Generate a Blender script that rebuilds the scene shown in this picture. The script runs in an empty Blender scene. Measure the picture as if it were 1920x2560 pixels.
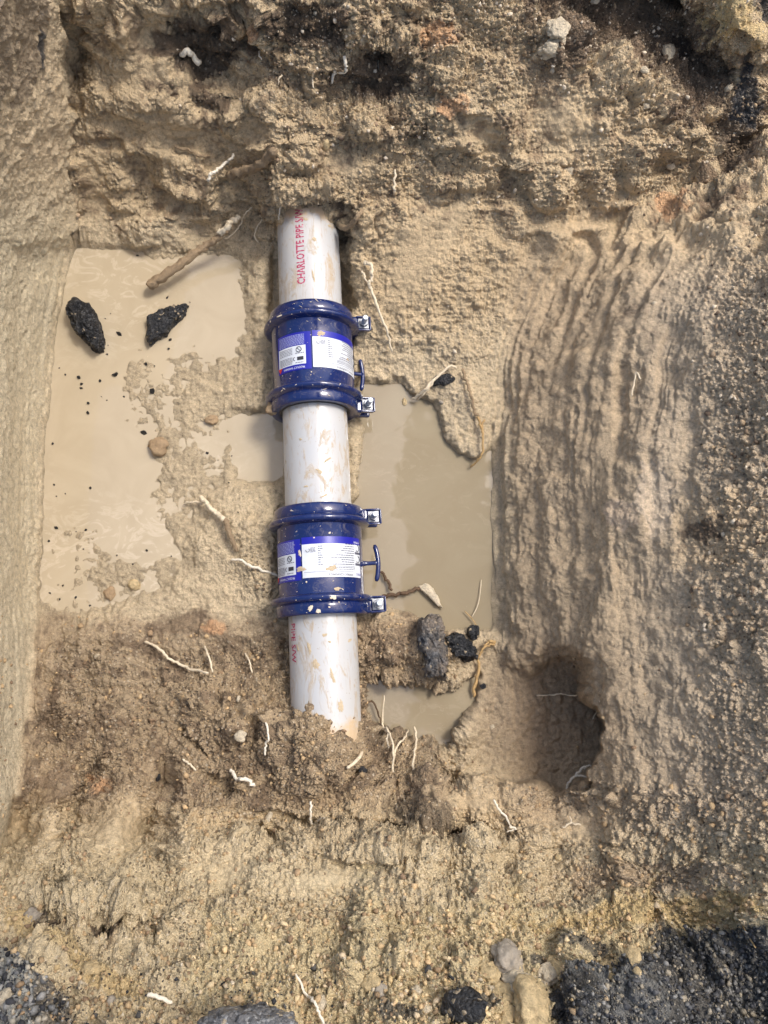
import bpy, bmesh, math, random
import numpy as np
from mathutils import Matrix, Vector, Euler

random.seed(7)
RNG = np.random.default_rng(11)
scene = bpy.context.scene
COL = scene.collection
R = math.radians

# ------------------------------------------------------------------ camera, sky, sun, exposure
F = 1850.0                                  # focal length in photo pixels (photo 1920 x 2560)
CAM = np.array([0.0529, 0.0, 1.854])
ROT = np.array([[0.99733794, 0.04329224, -0.05867559],
                [-0.05405717, 0.97901309, -0.1964973],
                [0.04893736, 0.19914604, 0.97874715]])
cd = bpy.data.cameras.new("camera")
cam = bpy.data.objects.new("camera", cd)
COL.objects.link(cam)
m4 = Matrix.Identity(4)
for i in range(3):
    for j in range(3):
        m4[i][j] = ROT[i, j]
    m4[i][3] = CAM[i]
cam.matrix_world = m4
cd.sensor_fit = 'VERTICAL'
cd.sensor_height = 36.0
cd.lens = 36.0 * F / 2560.0
cd.clip_start = 0.02
cd.clip_end = 500
scene.camera = cam

SUN_EL, SUN_AZ = 60.0, 60.0                 # azimuth clockwise from +Y (away from the viewer)
world = bpy.data.worlds.new("World")
scene.world = world
world.use_nodes = True
wn = world.node_tree
bg = wn.nodes["Background"]
sky = wn.nodes.new("ShaderNodeTexSky")
sky.sky_type = 'NISHITA'
sky.sun_disc = False
sky.sun_elevation = R(SUN_EL)
sky.sun_rotation = R(SUN_AZ)
sky.air_density = 1.0
sky.dust_density = 5.0
sky.ozone_density = 1.0
wn.links.new(sky.outputs[0], bg.inputs[0])
bg.inputs[1].default_value = 0.125
sd = bpy.data.lights.new("sun", 'SUN')
sd.energy = 1.2
sd.angle = R(13)
sd.color = (1.0, 0.98, 0.965)
sun = bpy.data.objects.new("sun", sd)
COL.objects.link(sun)
az, el = R(SUN_AZ), R(SUN_EL)
dirv = Vector((math.sin(az) * math.cos(el), math.cos(az) * math.cos(el), math.sin(el)))
sun.rotation_euler = dirv.to_track_quat('Z', 'Y').to_euler()
sun.location = dirv * 20
scene.view_settings.view_transform = 'Standard'
scene.view_settings.look = 'None'
scene.view_settings.gamma = 1
scene.view_settings.use_curve_mapping = False
scene.view_settings.exposure = 0.90


# ------------------------------------------------------------------ helpers
def at(px, py, z):
    """point(s) of the place at height z that the photo shows at pixel px, py"""
    px, py, z = np.broadcast_arrays(np.asarray(px, float), np.asarray(py, float), np.asarray(z, float))
    d = (ROT[:, 0] * ((px - 960) / F)[..., None] + ROT[:, 1] * ((1280 - py) / F)[..., None] - ROT[:, 2])
    t = (z - CAM[2]) / d[..., 2]
    return CAM + d * t[..., None]


def tag(o, label=None, cat=None, group=None, kind=None):
    if label: o["label"] = label
    if cat: o["category"] = cat
    if group: o["group"] = group
    if kind: o["kind"] = kind
    return o


def empty(name, loc=(0, 0, 0)):
    o = bpy.data.objects.new(name, None)
    o.location = loc
    o.empty_display_size = 0.02
    COL.objects.link(o)
    return o


def mesh_obj(name, verts, faces, mat, parent=None, smooth=True):
    me = bpy.data.meshes.new(name)
    me.from_pydata([tuple(map(float, v)) for v in verts], [], [tuple(int(i) for i in f) for f in faces])
    me.update()
    return link(name, me, mat, parent, smooth)


def link(name, me, mat, parent=None, smooth=True):
    if mat is not None and not me.materials:
        me.materials.append(mat)
    if smooth:
        me.polygons.foreach_set("use_smooth", [True] * len(me.polygons))
    o = bpy.data.objects.new(name, me)
    if parent is not None:
        o.parent = parent
    COL.objects.link(o)
    return o


def bm_obj(name, bm, mat, parent=None, smooth=True, autosmooth=None):
    me = bpy.data.meshes.new(name)
    bmesh.ops.recalc_face_normals(bm, faces=bm.faces[:])
    bm.to_mesh(me)
    bm.free()
    o = link(name, me, mat, parent, smooth)
    if autosmooth:
        me.set_sharp_from_angle(angle=R(autosmooth))
    return o


class NT:
    """small node-tree builder"""
    def __init__(self, name):
        self.mat = bpy.data.materials.new(name)
        self.mat.use_nodes = True
        self.t = self.mat.node_tree
        self.b = self.t.nodes["Principled BSDF"]

    def n(self, typ, **kw):
        nd = self.t.nodes.new(typ)
        for k, v in kw.items():
            if k.startswith("i_"):
                key = k[2:]
                nd.inputs[int(key) if key.isdigit() else key].default_value = v
            else:
                setattr(nd, k, v)
        return nd

    def l(self, a, b):
        self.t.links.new(a, b)

    def noise(self, scale, detail=4, rough=0.55, vec=None, dist=0.0):
        nd = self.n("ShaderNodeTexNoise")
        nd.inputs["Scale"].default_value = scale
        nd.inputs["Detail"].default_value = detail
        nd.inputs["Roughness"].default_value = rough
        nd.inputs["Distortion"].default_value = dist
        if vec is not None: self.l(vec, nd.inputs["Vector"])
        return nd.outputs["Fac"]

    def voro(self, scale, vec=None, feature='F1', out="Distance"):
        nd = self.n("ShaderNodeTexVoronoi", feature=feature)
        nd.inputs["Scale"].default_value = scale
        if vec is not None: self.l(vec, nd.inputs["Vector"])
        return nd.outputs[out]

    def ramp(self, fac, stops):
        nd = self.n("ShaderNodeValToRGB")
        e = nd.color_ramp.elements
        while len(e) < len(stops): e.new(0.5)
        for el_, (p, c) in zip(e, stops):
            el_.position = p
            el_.color = (c, c, c, 1) if isinstance(c, (int, float)) else (*c, 1)
        self.l(fac, nd.inputs[0])
        return nd.outputs[0]

    def mix(self, fac, a, b, mode='MIX'):
        nd = self.n("ShaderNodeMix", data_type='RGBA', blend_type=mode)
        for s, v in ((0, fac), (6, a), (7, b)):
            if hasattr(v, "is_linked"):
                self.l(v, nd.inputs[s])
            elif isinstance(v, (int, float)):
                nd.inputs[s].default_value = v if s == 0 else (v, v, v, 1)
            else:
                nd.inputs[s].default_value = (*v, 1)
        return nd.outputs[2]

    def math(self, op, a, b=None, c=None):
        nd = self.n("ShaderNodeMath", operation=op)
        for s, v in enumerate((a, b, c)):
            if v is None: continue
            if hasattr(v, "is_linked"): self.l(v, nd.inputs[s])
            else: nd.inputs[s].default_value = v
        return nd.outputs[0]

    def attr(self, name, out="Color"):
        nd = self.n("ShaderNodeAttribute", attribute_name=name)
        return nd.outputs[out]

    def coord(self, kind="Object", scale=None):
        o = self.n("ShaderNodeTexCoord").outputs[kind]
        if scale is None: return o
        mp = self.n("ShaderNodeMapping")
        mp.inputs["Scale"].default_value = scale
        self.l(o, mp.inputs["Vector"])
        return mp.outputs[0]

    def bump(self, h, strength, dist):
        nd = self.n("ShaderNodeBump")
        nd.inputs["Strength"].default_value = strength
        nd.inputs["Distance"].default_value = dist
        self.l(h, nd.inputs["Height"])
        self.l(nd.outputs[0], self.b.inputs["Normal"])

    def set(self, **kw):
        for k, v in kw.items():
            s = self.b.inputs[k.replace("_", " ")]
            if hasattr(v, "is_linked"): self.l(v, s)
            elif isinstance(v, tuple) and len(v) == 3: s.default_value = (*v, 1)
            else: s.default_value = v
        return self.mat


# ------------------------------------------------------------------ numpy noise
def _hash(ix, iy, iz, seed):
    h = (ix * np.uint32(374761393) + iy * np.uint32(668265263) + iz * np.uint32(2147483647 - 58) * np.uint32(31)
         + np.uint32(seed * 974711 % 4294967295))
    h ^= h >> np.uint32(13)
    h *= np.uint32(1274126177)
    h ^= h >> np.uint32(16)
    return h


_T = RNG.random(1 << 18).astype(np.float32)


def vnoise(P, f, seed=0):
    """value noise in [-1,1] of points P (N,3)"""
    q = (P * np.float32(f)) + np.float32(1000.37 + seed * 17.3)
    i = np.floor(q)
    u = q - i
    u = u * u * u * (u * (u * 6 - 15) + 10)
    i = i.astype(np.int64)
    s0 = seed * 7919
    out = 0
    for dx in (0, 1):
        wx = u[:, 0] if dx else 1 - u[:, 0]
        for dy in (0, 1):
            wxy = wx * (u[:, 1] if dy else 1 - u[:, 1])
            for dz in (0, 1):
                w = wxy * (u[:, 2] if dz else 1 - u[:, 2])
                k = ((i[:, 0] + dx) * 73856093 ^ (i[:, 1] + dy) * 19349663 ^ (i[:, 2] + dz) * 83492791 ^ s0) & 0x3FFFF
                out = out + w * _T[k]
    return (out * 2 - 1).astype(np.float32)


def fbm(P, f, octv=4, gain=0.5, seed=0, ridged=False):
    s = np.zeros(len(P), np.float32)
    a, tot = 1.0, 0.0
    for o in range(octv):
        v = vnoise(P, f * 2.03 ** o, seed + o * 3 + 1)
        if ridged: v = 1 - 2 * np.abs(v)
        s += np.float32(a) * v
        tot += a
        a *= gain
    return s / np.float32(tot)


def clods(P, f, seed, keep=0.7, rmin=0.35, rmax=0.62):
    """rounded lumps: one dome per cell, random radius and height"""
    q = P * np.float32(f) + np.float32(500.13 + seed * 3.7)
    base = np.floor(q - 0.5)
    out = np.zeros(len(P), np.float32)
    bi = base.astype(np.int64)
    for dx in (0, 1):
        for dy in (0, 1):
            for dz in (0, 1):
                ix, iy, iz = bi[:, 0] + dx, bi[:, 1] + dy, bi[:, 2] + dz
                k = (ix * 73856093 ^ iy * 19349663 ^ iz * 83492791 ^ (seed * 7919))
                j1 = _T[k & 0x3FFFF]; j2 = _T[(k * 31 + 7) & 0x3FFFF]; j3 = _T[(k * 57 + 101) & 0x3FFFF]
                rr = _T[(k * 91 + 13) & 0x3FFFF]; kp = _T[(k * 131 + 3) & 0x3FFFF]
                d2 = (q[:, 0] - ix - 0.2 - 0.6 * j1) ** 2 + (q[:, 1] - iy - 0.2 - 0.6 * j2) ** 2 + (q[:, 2] - iz - 0.2 - 0.6 * j3) ** 2
                r = rmin + (rmax - rmin) * rr
                h = np.sqrt(np.clip(1 - d2 / (r * r), 0, 1)) * r * 2 * (kp < keep)
                out = np.maximum(out, h.astype(np.float32))
    return out


def sstep(a, b, x):
    t = np.clip((x - a) / (b - a), 0, 1)
    return t * t * (3 - 2 * t)


def poly_sd(X, Y, pts):
    """signed distance in pixels, positive inside"""
    n = len(pts)
    d = np.full(X.shape, 1e9, np.float32)
    ins = np.zeros(X.shape, bool)
    for i in range(n):
        x1, y1 = pts[i]; x2, y2 = pts[(i + 1) % n]
        ex, ey = x2 - x1, y2 - y1
        t = np.clip(((X - x1) * ex + (Y - y1) * ey) / (ex * ex + ey * ey), 0, 1)
        d = np.minimum(d, (X - x1 - t * ex) ** 2 + (Y - y1 - t * ey) ** 2)
        c = ((y1 > Y) != (y2 > Y))
        if y1 != y2:
            ins ^= c & (X < (x2 - x1) * (Y - y1) / (y2 - y1) + x1)
    d = np.sqrt(d)
    return np.where(ins, d, -d)


def gb(X, Y, x, y, rx, ry, ang=0.0, p=1.0):
    c, s = math.cos(R(ang)), math.sin(R(ang))
    u = ((X - x) * c + (Y - y) * s) / rx
    v = (-(X - x) * s + (Y - y) * c) / ry
    return np.exp(-(u * u + v * v) ** p)


# ------------------------------------------------------------------ the pit: one sheet of earth
H = 0.62


def spread(a, b, step, out_lo, out_hi, g=1.16):
    mid = np.arange(a, b + step, step)
    lo, hi, s = [], [], step * g
    x = a
    while x > out_lo:
        x -= s; lo.append(x); s *= g
    x = mid[-1]; s = step * g
    while x < out_hi:
        x += s; hi.append(x); s *= g
    return np.array(lo[::-1] + list(mid) + hi)


STEP = 2.15
GX = spread(-50, 1970, STEP, -2200, 4300)
GY = spread(-50, 2610, STEP, -3600, 4800)
X, Y = np.meshgrid(GX, GY)
X = X.astype(np.float32); Y = Y.astype(np.float32)
NY, NX = X.shape

# pools in the floor
POOL_A = [(120, 585), (203, 585), (300, 612), (335, 636), (430, 626), (520, 652), (605, 664), (626, 740), (625, 820), (540, 870), (455, 850), (420, 890), (330, 880), (280, 930), (200, 970), (80, 1000), (110, 800)]
POOL_B = [(40, 940), (280, 935), (300, 1000), (275, 1060), (385, 1075), (360, 1150), (350, 1200), (375, 1260), (440, 1330), (448, 1398), (350, 1408), (240, 1330), (180, 1300), (40, 1300)]
POOL_C = [(588, 1045), (660, 1020), (720, 1040), (722, 1190), (640, 1200), (572, 1190), (583, 1100)]
POOL_D = [(50, 1535), (140, 1545), (158, 1582), (112, 1625), (50, 1625)]
POOL_R = [(880, 985), (905, 955), (960, 962), (985, 942), (1010, 950), (1040, 992), (1085, 1010), (1105, 1075), (1150, 1130), (1195, 1140), (1260, 1090), (1262, 1580), (1150, 1572), (1090, 1580), (1030, 1545), (960, 1522), (900, 1500), (870, 1400), (868, 1270), (895, 1235), (897, 1070)]
POOL_S = [(918, 1715), (945, 1708), (955, 1685), (972, 1710), (1030, 1695), (1065, 1690), (1120, 1705), (1200, 1690), (1190, 1760), (1165, 1810), (1120, 1870), (1000, 1852), (930, 1855), (915, 1790)]


def softmax(a, b, w=0.012):
    m = np.maximum(a, b)
    return m + w * np.log(np.exp((a - m) / w) + np.exp((b - m) / w)) - w * 0.0


wob = (vnoise(np.stack([X.ravel(), Y.ravel(), 0 * X.ravel()], 1), 1 / 90.0, 71).reshape(X.shape) * 16
       + vnoise(np.stack([X.ravel(), Y.ravel(), 0 * X.ravel()], 1), 1 / 28.0, 72).reshape(X.shape) * 6
       + vnoise(np.stack([X.ravel(), Y.ravel(), 0 * X.ravel()], 1), 1 / 11.0, 73).reshape(X.shape) * 2.5)
XW = X + wob
YW = Y + np.roll(wob, 137, 1)

# floor
floor = np.full(X.shape, 0.020, np.float32)
mixzone = poly_sd(XW, YW, [(40, 560), (640, 640), (650, 900), (600, 1040), (560, 1200), (470, 1330), (500, 1420), (330, 1500), (200, 1560), (40, 1600)])
MIX = sstep(-30, 25, mixzone)
floor = floor * (1 - MIX) - (0.0042 + 0.0035 * sstep(420, 260, X) * sstep(1560, 1420, Y)) * MIX
lumpy = gb(X, Y, 470, 1180, 75, 75) + gb(X, Y, 520, 1330, 90, 120) + 0.8 * gb(X, Y, 460, 960, 120, 70) + 0.7 * gb(X, Y, 590, 990, 60, 60) + 0.6 * gb(X, Y, 250, 960, 60, 50)
floor += 0.008 * np.clip(lumpy, 0, 1.2)
POOLM = np.zeros_like(floor)
for pl, dep in ((POOL_A, 0.014), (POOL_B, 0.012), (POOL_C, 0.02), (POOL_D, 0.012), (POOL_R, 0.05), (POOL_S, 0.05)):
    kk = 0.6 if dep > 0.03 else 1.5
    s = poly_sd(X + kk * wob, Y + kk * np.roll(wob, 137, 1), pl)
    k = sstep(-14, 26, s) if dep > 0.03 else sstep(-22, 34, s)
    floor = floor * (1 - k) - dep * k
    POOLM = np.maximum(POOLM, k)
bank = [(640, 770, 40, 170, .018), (655, 950, 40, 60, .012), (640, 1350, 90, 110, .030), (680, 1480, 60, 90, .03), (985, 1610, 75, 70, .045), (1090, 1640, 60, 50, .02),
        (455, 1575, 70, 30, -.035), (885, 1150, 10, 95, .012), (1200, 1660, 40, 60, -.012), (560, 700, 30, 18, .01),
        (1175, 1000, 45, 70, .02), (1120, 960, 50, 30, .02)]
for b in bank:
    floor += b[4] * gb(X, Y, *b[:4])

# far bank
zl = np.interp(Y, [-700, -300, 0, 300, 500, 600, 660, 760], [.62, .60, .46, .25, .09, .02, -.05, -.2])
zr = np.interp(Y, [-700, -300, 0, 300, 600, 800, 900, 960, 1010], [.62, .60, .47, .31, .145, .07, .03, 0.0, -.12])
zm = np.interp(Y, [-700, -300, 0, 300, 480, 530, 600, 700, 800], [.62, .60, .465, .29, .20, .165, .05, .02, -.1])
wl = 1 - sstep(600, 700, XW); wr = sstep(850, 900, XW)
far = zl * wl + zr * wr + zm * (1 - wl - wr)
# right bank; its foot follows the curved bucket scrape
XR = np.interp(Y, [-4000, 300, 500, 700, 900, 1500, 1600, 1700, 5000], [2600, 1700, 1430, 1290, 1226, 1226, 1232, 1240, 1240])
S = XW * 0.4 + X * 0.6 - XR
rightb = np.interp(S, [-60, 0, 25, 90, 300, 700, 1000, 1300], [-.2, 0, .018, .095, .29, .52, .61, .62])
alc = poly_sd(XW + 1.8 * wob, YW + 1.4 * np.roll(wob, 211, 1), [(1150, 1660), (1260, 1640), (1340, 1615), (1420, 1585), (1470, 1612), (1502, 1665), (1516, 1730), (1512, 1800), (1490, 1860), (1474, 1930), (1470, 1985), (1150, 1990)])
top_soft = sstep(1600, 1790, Y)
am = sstep(-4, 10 + 150 * (1 - top_soft), alc)
alcz = 0.02 - 0.10 * sstep(1330, 1500, X) + 0.06 * (1 - sstep(1600, 1720, Y)) * sstep(1230, 1330, X)
rightb = rightb * (1 - am) + np.minimum(alcz, rightb) * am
# near bank
nl = np.interp(Y, [1440, 1560, 1700, 1840, 2000, 2200, 2350, 2500, 2700], [-.06, .015, .045, .075, .145, .27, .36, .46, .56])
YN = YW + 0.6 * np.roll(wob, 300, 1) + 14 * np.sin(X / 47.0) + 9 * np.sin(X / 21.0 + 1)
nr = np.interp(YN, [1880, 1945, 1962, 1990, 2100, 2250, 2400, 2520, 2700], [-.05, .03, .15, .19, .25, .34, .42, .49, .57])
nw = sstep(850, 950, XW)
nr2 = np.interp(Y, [1830, 1880, 1960, 2050, 2150, 2250, 2400, 2520, 2700], [-.05, .03, .10, .20, .27, .34, .42, .49, .57])
nmid = sstep(850, 940, XW) * (1 - sstep(1020, 1120, XW))
near = nl * (1 - nw) + nw * (nr * (1 - nmid) + nr2 * nmid)
Z = softmax(softmax(floor, far), softmax(rightb, near), 0.010) 
Z = np.where(np.maximum(far, np.maximum(rightb, near)) < floor - 0.05, floor, Z)
# left wall: close to upright
xb = np.interp(Y, [-800, 0, 250, 594, 694, 782, 917, 1058, 1188, 1334, 1442, 1556, 1727, 1840, 2096, 2300], [120, 165, 188, 200, 176, 159, 141, 126, 120, 114, 108, 102, 88, 74, 34, -20])
LW = np.clip(xb + 0.35 * wob - X, 0, None)
Z = Z + np.minimum(0.0015 * LW, 0.4) * sstep(2450, 1900, Y)
# shaped lumps and hollows  (x, y, rx, ry, angle, dz)
for (x, y, rx, ry, a, dz) in [
    (500, 130, 130, 90, 0, -.055), (950, 195, 85, 60, 0, -.06), (1600, 40, 230, 110, 15, -.08), (1720, 160, 130, 70, 20, -.05), (190, 150, 28, 95, 0, -.05),
    (1840, 80, 70, 60, 20, .07), (1390, 100, 60, 50, 0, .03), (240, 2325, 170, 55, 5, -.06), (330, 2290, 40, 25, 0, .02),
    (800, 1885, 100, 85, 0, .10), (686, 720, 16, 150, 2, -.03), (700, 1400, 15, 110, 2, -.028), (872, 690, 16, 110, 2, -.03), (800, 1800, 42, 36, 0, .045), (745, 1830, 40, 30, 0, .03), (570, 1790, 120, 90, 0, .05), (770, 470, 90, 30, 0, .02), (775, 540, 70, 25, 0, -.03), (480, 470, 60, 40, 0, .035), (430, 400, 100, 25, 15, .015),
    (640, 2080, 90, 35, 10, -.03), (530, 2010, 40, 40, 0, .03), (1000, 2010, 55, 70, 0, -.03), (870, 2090, 120, 60, 0, .025), (1250, 2090, 60, 30, 0, -.03), (1180, 2060, 50, 30, 0, -.02),
    (50, 2070, 40, 90, 25, -.05), (190, 2040, 36, 80, 15, -.045), (370, 2080, 45, 90, 10, -.06), (250, 1930, 40, 60, 10, -.035), (415, 1945, 26, 70, 5, -.05), (120, 2090, 30, 80, 20, .03), (290, 2060, 34, 90, 12, .035), (465, 2060, 34, 90, 5, .035), (560, 2120, 60, 40, 0, .03), (700, 2110, 60, 30, 0, -.025),
    (780, 2190, 150, 60, 0, .045), (1080, 2230, 170, 80, 0, .02), (1500, 2230, 200, 50, 10, -.015), (1700, 2180, 150, 60, -15, -.02),
    (1600, 1300, 50, 70, 0, .02), (1500, 1480, 60, 110, 0, .012), (1650, 1500, 70, 60, 0, -.015), (1560, 980, 40, 140, 15, -.015), (1690, 880, 60, 90, 20, -.02),
    (1380, 760, 25, 150, 22, -.012), (1450, 820, 22, 170, 20, -.010), (1120, 700, 60, 150, 22, .012), (1000, 740, 50, 140, 22, .01), (1170, 880, 70, 40, 0, .02),
    (700, 430, 110, 30, -25, .02), (900, 560, 40, 60, 0, .025), (1000, 380, 120, 30, 15, -.02), (820, 330, 200, 35, 8, .018), (640, 260, 160, 30, 15, .02),
    (360, 260, 110, 45, 0, .02), (380, 180, 80, 60, 0, .015), (300, 80, 30, 60, 0, .04), (560, 60, 30, 60, 20, .02), (1150, 230, 80, 60, 20, .02), (1280, 450, 90, 30, 60, -.015),
    (150, 2420, 90, 40, 25, .02), (1700, 2440, 180, 70, -15, .03), (1000, 2420, 240, 40, 0, .012)]:
    Z = Z + dz * gb(X, Y, x, y, rx, ry, a)
# tooth marks of the bucket: soft-bottomed grooves with steep sides
for (x, y, rx, ry, a, dz) in [(62, 2070, 36, 95, 24, -.05), (205, 2010, 34, 95, 14, -.05), (385, 2070, 40, 95, 10, -.055), (415, 1935, 24, 60, 4, -.04), (255, 1925, 34, 50, 8, -.03),
                              (900, 2062, 230, 17, 4, -.06), (1110, 2075, 90, 18, -4, -.03), (640, 2080, 70, 16, 10, -.03), (1310, 2140, 120, 14, -8, -.02), (560, 1960, 60, 14, 25, -.025), (480, 1850, 60, 12, 40, -.02),
                              (900, 2125, 260, 30, 4, .03), (250, 2240, 170, 22, 4, .03), (240, 2310, 150, 38, 5, -.04), (120, 1830, 40, 60, 10, -.025)]:
    Z = Z + dz * gb(X + 0.8 * wob, Y + 0.8 * np.roll(wob, 137, 1), x, y, rx, ry, a, 1.6)
Z = np.clip(Z, -0.08, 0.70)
inframe = sstep(-500, -60, X) * sstep(2420, 1980, X) * sstep(-500, -60, Y) * sstep(3060, 2620, Y)

V = at(X, Y, Z)


def normals(V):
    du = np.gradient(V, axis=1); dv = np.gradient(V, axis=0)
    n = np.cross(dv, du)
    n /= np.linalg.norm(n, axis=-1, keepdims=True) + 1e-12
    n *= np.where(n[..., 2:3] < 0, -1, 1)
    return n


def blur(a, k):
    for _ in range(2):
        for ax in (0, 1):
            c = np.cumsum(np.concatenate([np.repeat(np.take(a, [0], ax), k, ax), a, np.repeat(np.take(a, [-1], ax), k + 1, ax)], ax), ax)
            n = a.shape[ax]
            a = (np.take(c, range(2 * k + 1, 2 * k + 1 + n), ax) - np.take(c, range(0, n), ax)) / (2 * k + 1)
    return a


N0 = blur(normals(V), 5)
N0 /= np.linalg.norm(N0, axis=-1, keepdims=True)
P = V.reshape(-1, 3).astype(np.float32)
Xf, Yf = XW.ravel(), YW.ravel()

# ---- where the earth is crumbly, smeared, streaked
low = sstep(0.0, 0.05, Z)                      # 0 on the floor, 1 on the banks
pool = POOLM
nearm = sstep(1500, 1650, YW) * (1 - sstep(1150, 1230, XW) * (1 - sstep(1930, 2000, YW)))
crumb = 0.45 - 0.25 * sstep(1230, 1300, X) * sstep(500, 700, Y)
crumb = np.maximum(crumb, nearm)
crumb = np.maximum(crumb, sstep(1560, 1850, XW) * 0.75)
crumb = np.maximum(crumb, 0.9 * (1 - sstep(450, 640, YW)) * sstep(560, 700, XW))
crumb = np.maximum(crumb, 0.8 * gb(X, Y, 640, 1420, 150, 130))
smooth = np.zeros_like(crumb)
for (x, y, rx, ry, a) in [(250, 700, 60, 200, 0), (420, 330, 170, 55, 12), (330, 100, 70, 90, 0), (340, 200, 90, 50, 0), (1040, 620, 70, 160, 22), (1130, 560, 45, 130, 25), (1400, 300, 120, 100, 30),
                          (1350, 1900, 120, 60, 0), (60, 2080, 50, 80, 20), (410, 1930, 40, 70, 5), (300, 2080, 110, 70, 10), (80, 1300, 60, 900, 2), (860, 420, 90, 40, 10), (1200, 330, 90, 50, 30), (640, 330, 60, 35, 15), (130, 1980, 50, 60, 15), (820, 2200, 120, 40, 0), (1180, 2010, 120, 25, 0), (1450, 2060, 110, 45, 0), (1500, 1150, 45, 150, 8), (1400, 950, 40, 150, 10), (560, 2180, 80, 40, 0), (1500, 830, 40, 90, 20), (230, 480, 40, 140, 0)]:
    smooth = np.maximum(smooth, gb(XW, YW, x, y, rx, ry, a))
leftw = sstep(0, 30, LW)
streak_s = X - XR
streak = sstep(-10, 25, streak_s) * (1 - sstep(300, 560, streak_s)) * sstep(380, 620, Y) * (1 - sstep(1600, 1720, Y))
streak = np.maximum(streak * (0.45 + 0.55 * (1 - sstep(70, 160, streak_s))), 0)
streak2 = sstep(860, 960, X) * (1 - sstep(1300, 1500, X)) * sstep(300, 480, Y) * (1 - sstep(850, 950, Y)) * (1 - sstep(0, 30, streak_s))
floorm = (1 - sstep(0.02, 0.06, Z)) * (1 - nearm)
rough_amp = (1 - pool) * (1 - 0.75 * smooth) * (1 - 0.5 * floorm)
rough_amp = rough_amp.ravel() * inframe.ravel()
swide = sstep(-10, 40, streak_s) * (1 - sstep(420, 620, streak_s)) * sstep(380, 620, Y) * (1 - sstep(1750, 1900, Y))
crumbf = (crumb * (1 - 0.85 * smooth) * (1 - 0.5 * swide) * (1 - floorm * (1 - 0.5 * gb(X, Y, 985, 1610, 90, 80)))).ravel() * inframe.ravel() * (1 - pool.ravel())
lw = leftw.ravel()

D = np.zeros(len(P), np.float32)
farm = (1 - sstep(560, 700, Y)).ravel()
D += rough_amp * (1 - 0.85 * lw) * (0.020 + 0.014 * farm + 0.018 * nearm.ravel()) * fbm(P, 7.0, 3, 0.55, 1)
D += rough_amp * (1 - 0.85 * lw) * (0.010 - 0.006 * sstep(1200, 1300, X).ravel()) * fbm(P, 24.0, 3, 0.6, 11, ridged=True)
D += rough_amp * (1 - 0.6 * lw) * (1 - 0.25 * swide.ravel()) * 0.0054 * fbm(P, 85.0, 3, 0.65, 21)
# ledges and torn undercuts on the far bank
led = vnoise(P * np.array([1.0, 1.0, 2.6], np.float32), 16.0, 41)
D += (1 - lw) * (rough_amp * (1 - sstep(600, 700, Y)).ravel()) * 0.016 * np.tanh(2.4 * led)
# crumbs of earth of several sizes
c1 = clods(P, 26.0, 3, 0.35)
c2 = clods(P, 58.0, 5, 0.55)
c3 = clods(P, 115.0, 8, 0.75)
c4 = clods(P, 210.0, 9, 0.8)
c0 = clods(P, 10.0, 23, 0.65, 0.3, 0.62)
bigm = (np.maximum(farm, nearm.ravel()) * rough_amp * (1 - lw))
D += bigm * 0.030 * c0
pat = sstep(-0.25, 0.35, fbm(P, 9.0, 2, 0.5, 61))
D += (1 - lw * (0.92 - 0.5 * sstep(900, 500, Y).ravel())) * crumbf * (0.021 * c1 * pat + 0.0135 * c2 * (0.4 + 0.6 * pat) + 0.0085 * c3 + 0.0035 * c4)
# soft mud lumps on the floor
mudm = (floorm * (1 - pool) * (1 - nearm)).ravel() * inframe.ravel()
D += mudm * (0.0065 * fbm(P, 22.0, 4, 0.6, 81) + 0.004 * clods(P, 45.0, 15, 0.5) + 0.0025 * clods(P, 100.0, 17, 0.4) + 0.0022 * fbm(P, 70, 2, 0.6, 91, ridged=True))
# bucket streaks
streak_s = streak_s + 0.5 * wob + 9 * np.sin(Y / 160.0)
al = Y.ravel()
q1 = np.stack([streak_s.ravel() / 13.0, al / 700.0, 0 * al], 1).astype(np.float32)
q2 = np.stack([streak_s.ravel() / 52.0, al / 520.0, 0 * al + 5], 1).astype(np.float32)
gate = (0.25 + 0.75 * sstep(-0.25, 0.35, fbm(P, 6.0, 2, 0.5, 131)))
gate = np.maximum(gate, (1 - sstep(60, 130, streak_s)).ravel())
D += swide.ravel() * gate * (0.0036 * vnoise(q1, 1.0, 33) + 0.009 * vnoise(q2, 1.0, 34) + 0.0020 * vnoise(q1, 2.3, 35))
D += swide.ravel() * (0.010 * fbm(P, 14.0, 3, 0.55, 137) + 0.006 * clods(P, 30.0, 27, 0.4) * (1 - 0.5 * gate))
s2 = (X + 0.42 * Y).ravel()
q3 = np.stack([s2 / 62.0, al / 400.0, 0 * al], 1).astype(np.float32)
D += streak2.ravel() * (0.010 * vnoise(q3, 1.0, 36) + 0.003 * vnoise(q3, 3.1, 37))
for (s0, wd, dep, y0, y1) in [(10, 5, .008, 620, 1560), (26, 5, .007, 560, 1500), (44, 6, .009, 600, 1350), (63, 6, .006, 500, 1300), (84, 8, .010, 460, 1100), (150, 12, .014, 430, 1000), (172, 7, -.008, 430, 900),
                              (235, 12, .012, 480, 1150), (318, 14, .013, 600, 1250), (345, 8, -.008, 600, 1150), (410, 16, .013, 700, 1500), (120, 9, .007, 1000, 1580), (500, 18, .012, 900, 1600), (200, 10, .008, 1150, 1560)]:
    gy = (sstep(y0, y0 + 130, Y) * (1 - sstep(y1 - 160, y1, Y))).ravel()
    D -= 0.68 * dep * gy * np.exp(-((streak_s.ravel() - s0 - 3.5 * np.sin(al / 170.0 + s0)) / wd) ** 2) * inframe.ravel()
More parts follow.
